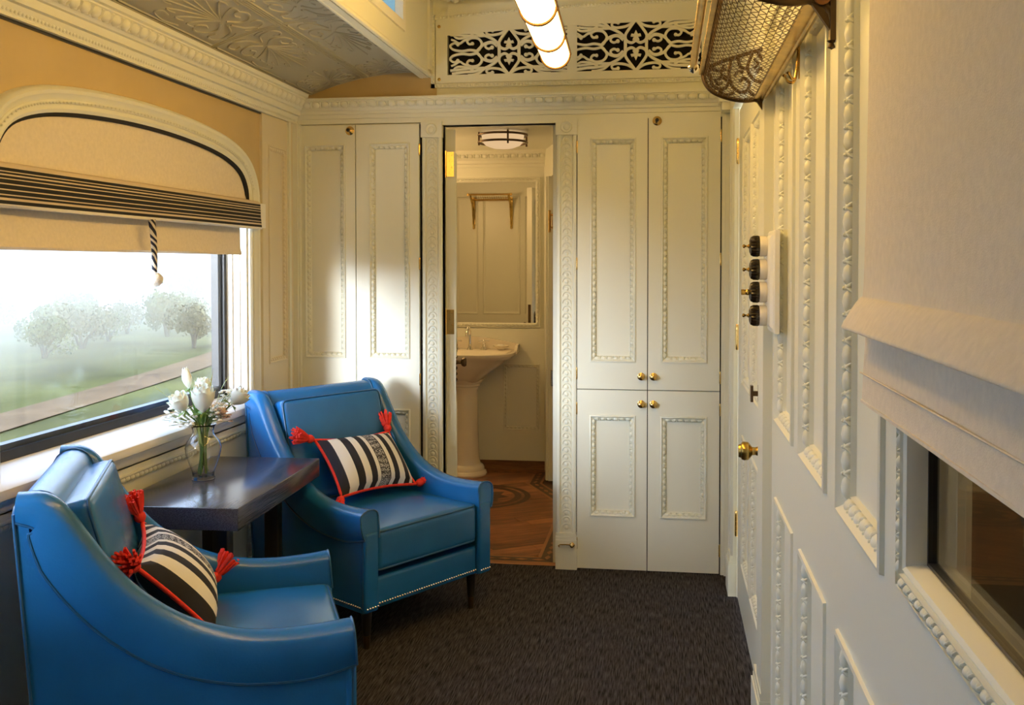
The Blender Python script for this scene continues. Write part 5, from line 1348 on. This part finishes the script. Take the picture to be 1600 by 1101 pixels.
# offsets are metres from the vase axis; heights above the table
rose('large open white rose at the front centre of the vase', .030, -.060, .240, .037, .096, (.15, .1))
rose('white rose left of the large front rose', -.020, -.085, .250, .032, .070, (.5, -.3))
rose('white rose leaning right toward the blue armchair', .085, .045, .255, .031, .066, (-.35, .7))
rose('tall slim white tulip bud standing highest in the vase', -.035, -.030, .318, .022, .072, (.1, -.15), bud=True)
rose('small white rose behind the large front rose', .0, .0, .300, .026, .052, (0, .05))
def blade(label, dx, dy, h, curl):
    t = thing('grass_blade', label, 'leaf', (VX, VY, VZ + .02), None, 'narrow leaves in the glass vase')
    P = clampstem([tuple(p) for p in bez([(VX - dx * .15, VY - dy * .15, VZ + .02), (VX + dx * .12, VY + dy * .12, VZ + .13), (VX + dx * .28, VY + dy * .28, VZ + .20), (VX + dx * .65, VY + dy * .65, VZ + h * .8), (VX + dx + curl[0], VY + dy + curl[1], VZ + h)], 5)])
    b = MB(); n = len(P); s = V((dy, -dx, 0)); s = s.normalized() if s.length > 1e-6 else V((0, 1, 0))
    wv_ = [.0045 * (1 - (i / (n - 1)) ** 3) + .0003 for i in range(n)]
    b.loft([[V(p) - s * w_, V(p) + V((0, 0, .0012)), V(p) + s * w_] for p, w_ in zip(P, wv_)]); b.build('leaf', 'tips', t, 60)
blade('thin pale leaf curving left out of the vase', -.10, -.09, .330, (-.02, -.01))
blade('straight upright thin leaf beside the tulip bud', .045, -.01, .385, (0, 0))
blade('thin leaf leaning right out of the vase', .085, .055, .398, (.02, .03))
blade('short leaf bent over the left white rose', -.02, -.11, .285, (-.01, -.03))
def sprig(label, dx, dy, h, n, r, m, seed):
    t = thing('filler_sprig', label, 'flower', (VX, VY, VZ + .02), None, 'filler sprigs in the glass vase')
    rg = random.Random(seed); base = clampstem([tuple(p) for p in stem_path(dx, dy, h)])
    b = MB(); b.tube(base, .0018, 5); bl_ = MB(); root_ = V(base[-9])
    for k in range(n):
        e = V((VX + dx, VY + dy, VZ + h)) + V((rg.uniform(-1, 1), rg.uniform(-1, 1), rg.uniform(-1.2, .8))) * r
        if (e - V((VX, VY, e.z))).length < .05 and e.z < VZ + .215: e.z = VZ + .225
        b.tube([tuple(root_), tuple((root_ + e) / 2 + V((0, 0, .004))), tuple(e)], .0008, 3)
        for q in range(5):
            a = q * 2 * PI / 5; bl_.egg(e + V((math.cos(a), math.sin(a), 0)) * .0042, (1, 0, 0), (0, 1, 0), (0, 0, 1), .0044, .0044, .0046)
    b.build('stalk', 'sprig', t, 60); tag(bl_.build('blossoms', m, t, 60), kind='stuff')
sprig('cream waxflower sprig low on the right of the vase', .055, -.005, .245, 34, .030, 'blossom', 1)
sprig('tiny white blossom sprig spreading left of the vase', -.07, -.095, .235, 22, .030, 'petal', 2)
sprig('white filler blossoms between the roses on the right', .065, .055, .282, 26, .030, 'petal', 3)
sprig('brownish filler sprig hanging over the rim at the front', -.02, -.075, .215, 24, .026, 'blossom', 4)
sprig('dark seeded sprig over the right rim of the vase', .07, .01, .225, 26, .026, 'pinkseed', 6)

def foliage(label, n, h0, h1, spread, seed):
    t = thing('leaf_spray', label, 'leaf', (VX, VY, VZ + .02), None, 'green leaf sprays in the glass vase')
    rg = random.Random(seed)
    b = MB(); b.tube(clampstem([(VX + rg.uniform(-.01, .01), VY + rg.uniform(-.01, .01), VZ + .016 + k * .03) for k in range(7)]), .0024, 5); b.build('stalk', 'stem', t, 60)
    for k in range(n):
        a = rg.uniform(0, 2 * PI); r0 = rg.uniform(.008, .022); r1 = r0 + spread * rg.uniform(.6, 1.1); z0 = VZ + rg.uniform(h0 - .012, h0); z1 = VZ + rg.uniform(h0 + .02, h1)
        c = V((math.cos(a), math.sin(a), 0)); p0 = V((VX, VY, z0)) + c * r0; p2 = V((VX, VY, z1)) + c * r1; p1 = (p0 + p2) / 2 + V((0, 0, .008)); s_ = V((-c.y, c.x, 0)) * rg.uniform(.006, .010)
        b = MB(); b.loft([[p0 - s_ * .1, p0, p0 + s_ * .1], [p1 - s_ + V((0, 0, .002)), p1 - V((0, 0, .001)), p1 + s_ + V((0, 0, .002))], [p2 - s_ * .08, p2, p2 + s_ * .08]]); b.build('leaf', 'leaf' if k % 3 else 'stem', t, 80)
foliage('spray of dark green leaves packed under the roses at the vase rim', 16, .195, .250, .030, 31)
foliage('looser green leaves spreading sideways among the filler blossoms', 12, .200, .275, .052, 32)

# ---------------------------------------------------------------- landscape outside
GZ = -1.25
def gz(x, y):
    d = math.hypot(x, y); return GZ + max(0, d - 22) * .012 + .25 * math.sin(x * .11 + y * .05)
gm = mat('meadow', (.092, .080, .020), .95, var=.45, vscale=.35, spec=.1)
_n = gm.node_tree.nodes; _l = gm.node_tree.links
b = MB(); rows = []
for i in range(41):
    d = 3 + 260 * (i / 40) ** 2.2; rows.append([(-1.75 - d, -40 + 330 * j / 60, gz(-1.75 - d, -40 + 330 * j / 60)) for j in range(61)])
b.loft(rows); gr = struct(b.build('ground_meadow', gm, None, 80), 'green meadow sloping away outside the window')
pm = mat('earth_track', (.16, .095, .045), .95, var=.2, vscale=1.2, spec=.1)
b = MB(); rows = []
for i in range(60):
    s = -10 + i * 1.4; x = -9.2 - .16 * s - .4 * math.sin(s * .2); y = 3 + s
    rows.append([(x - .6, y, gz(x - .6, y) + .03), (x, y, gz(x, y) + .06), (x + .6, y, gz(x + .6, y) + .03)])
b.loft(rows); struct(b.build('path_earth', pm, None, 80), 'pale earth track crossing the meadow outside the window')
bush_m = [mat('bush_olive', (.15, .145, .06), .9, var=.3, vscale=1.5, spec=.1), mat('bush_tan', (.19, .16, .085), .9, var=.3, vscale=1.5, spec=.1), mat('bush_green', (.11, .12, .045), .9, var=.3, vscale=1.5, spec=.1)]
bark = mat('bush_bark', (.10, .075, .05), .9)
bmesh_list = []
for k in range(4):
    rg = random.Random(20 + k); b = MB(); tr_ = MB()
    lobes = [(V((rg.uniform(-.5, .5), rg.uniform(-.5, .5), rg.uniform(.45, .85))), rg.uniform(.28, .48)) for _ in range(7)]
    for _ in range(1500):
        c_, r_ = rg.choice(lobes); d = V((rg.gauss(0, 1), rg.gauss(0, 1), rg.gauss(0, 1))).normalized(); p = c_ + d * r_ * rg.uniform(.6, 1.05)
        if p.z < .08: continue
        a = d.orthogonal().normalized(); a.rotate(Quaternion(d, rg.uniform(0, 6))); e = d.cross(a); s = rg.uniform(.03, .07); tl_ = d * rg.uniform(-.04, .04)
        b.add([p - a * s, p + e * s * .6 + tl_, p + a * s, p - e * s * .6 - tl_], [(0, 1, 2, 3)])
    for c_, r_ in lobes[:5]: tr_.tube([(0, 0, -.15), (c_.x * .3, c_.y * .3, c_.z * .45), tuple(c_)], [.05, .035, .015], 5)
    bmesh_list.append((b.mesh('foliage', None, None, 0), tr_.mesh('trunk', bark, None, 60)))
rg = random.Random(4)
bush_labels = ['pale olive bush fading into the haze beyond the meadow track', 'pale tan tree fading into the haze beyond the meadow track', 'soft green bush fading into the haze beyond the meadow track']
spots = []
for i in range(900):
    d = 30 + 60 * rg.random() ** 1.4; a = math.radians(rg.uniform(23, 42)); p = (-math.sin(a) * d, math.cos(a) * d)
    s = rg.uniform(.7, 1.1) + max(0, d - 35) * .022
    if all(math.hypot(p[0] - q[0], p[1] - q[1]) > 1.05 * (s + q[2]) for q in spots) and len(spots) < 46: spots.append((*p, s))
for i, (x, y, s) in enumerate(spots):
    k = rg.randrange(3); d = math.hypot(x, y)
    z = gz(x, y); fol, trk = bmesh_list[rg.randrange(4)]
    t = thing('bush' if k != 1 else 'tree', bush_labels[k], 'bush' if k != 1 else 'tree', (x, y, z), Matrix.Rotation(rg.uniform(0, 6), 3, 'Z'), ('olive bushes outside', 'tan trees outside', 'green hedge bushes outside')[k])
    key = ('f', fol.name, k)
    if key not in M:
        c_ = fol.copy(); c_.materials.append(bush_m[k]); M[key] = c_
    tag(put('foliage', M[key], t, local=Matrix.Diagonal((s * 1.1, s * 1.1, s * 1.25, 1))), kind='stuff'); put('trunk', trk, t, local=Matrix.Diagonal((s, s, s, 1)))
hm = mat('far_hills', (.30, .31, .26), .95, var=.15, vscale=.02, spec=.1)
b = MB(); rows = []
for i in range(70):
    a = math.radians(-5 + i * 1.3); r = 420; x, y = -math.sin(a) * r, math.cos(a) * r
    h = 5 + 16 * max(0, math.cos((math.degrees(a) - 27) * .09)) * (1 if 10 < math.degrees(a) < 44 else .4) + 4 * math.sin(a * 9) + 2 * math.sin(a * 23)
    rows.append([(x * .9, y * .9, -8), (x, y, h * .7), (x * 1.05, y * 1.05, h), (x * 1.2, y * 1.2, -8)])
b.loft(rows); struct(b.build('hills', hm, None, 80), 'pale hazy hills on the horizon')
# morning haze standing over the fields
hz = bpy.data.materials.new('haze'); hz.use_nodes = True; hn = hz.node_tree.nodes; hn.clear()
ho = hn.new('ShaderNodeOutputMaterial'); hs_ = hn.new('ShaderNodeVolumeScatter'); hs_.inputs['Color'].default_value = (1, .80, .53, 1); hs_.inputs['Density'].default_value = .045; hs_.inputs['Anisotropy'].default_value = 0
hz.node_tree.links.new(hs_.outputs[0], ho.inputs['Volume'])
b = MB(); b.box(-420, -13, -30, 420, -3, 22)
tag(b.build('haze', hz, None, 0), 'thin morning haze over the fields outside the window', 'haze', kind='stuff')
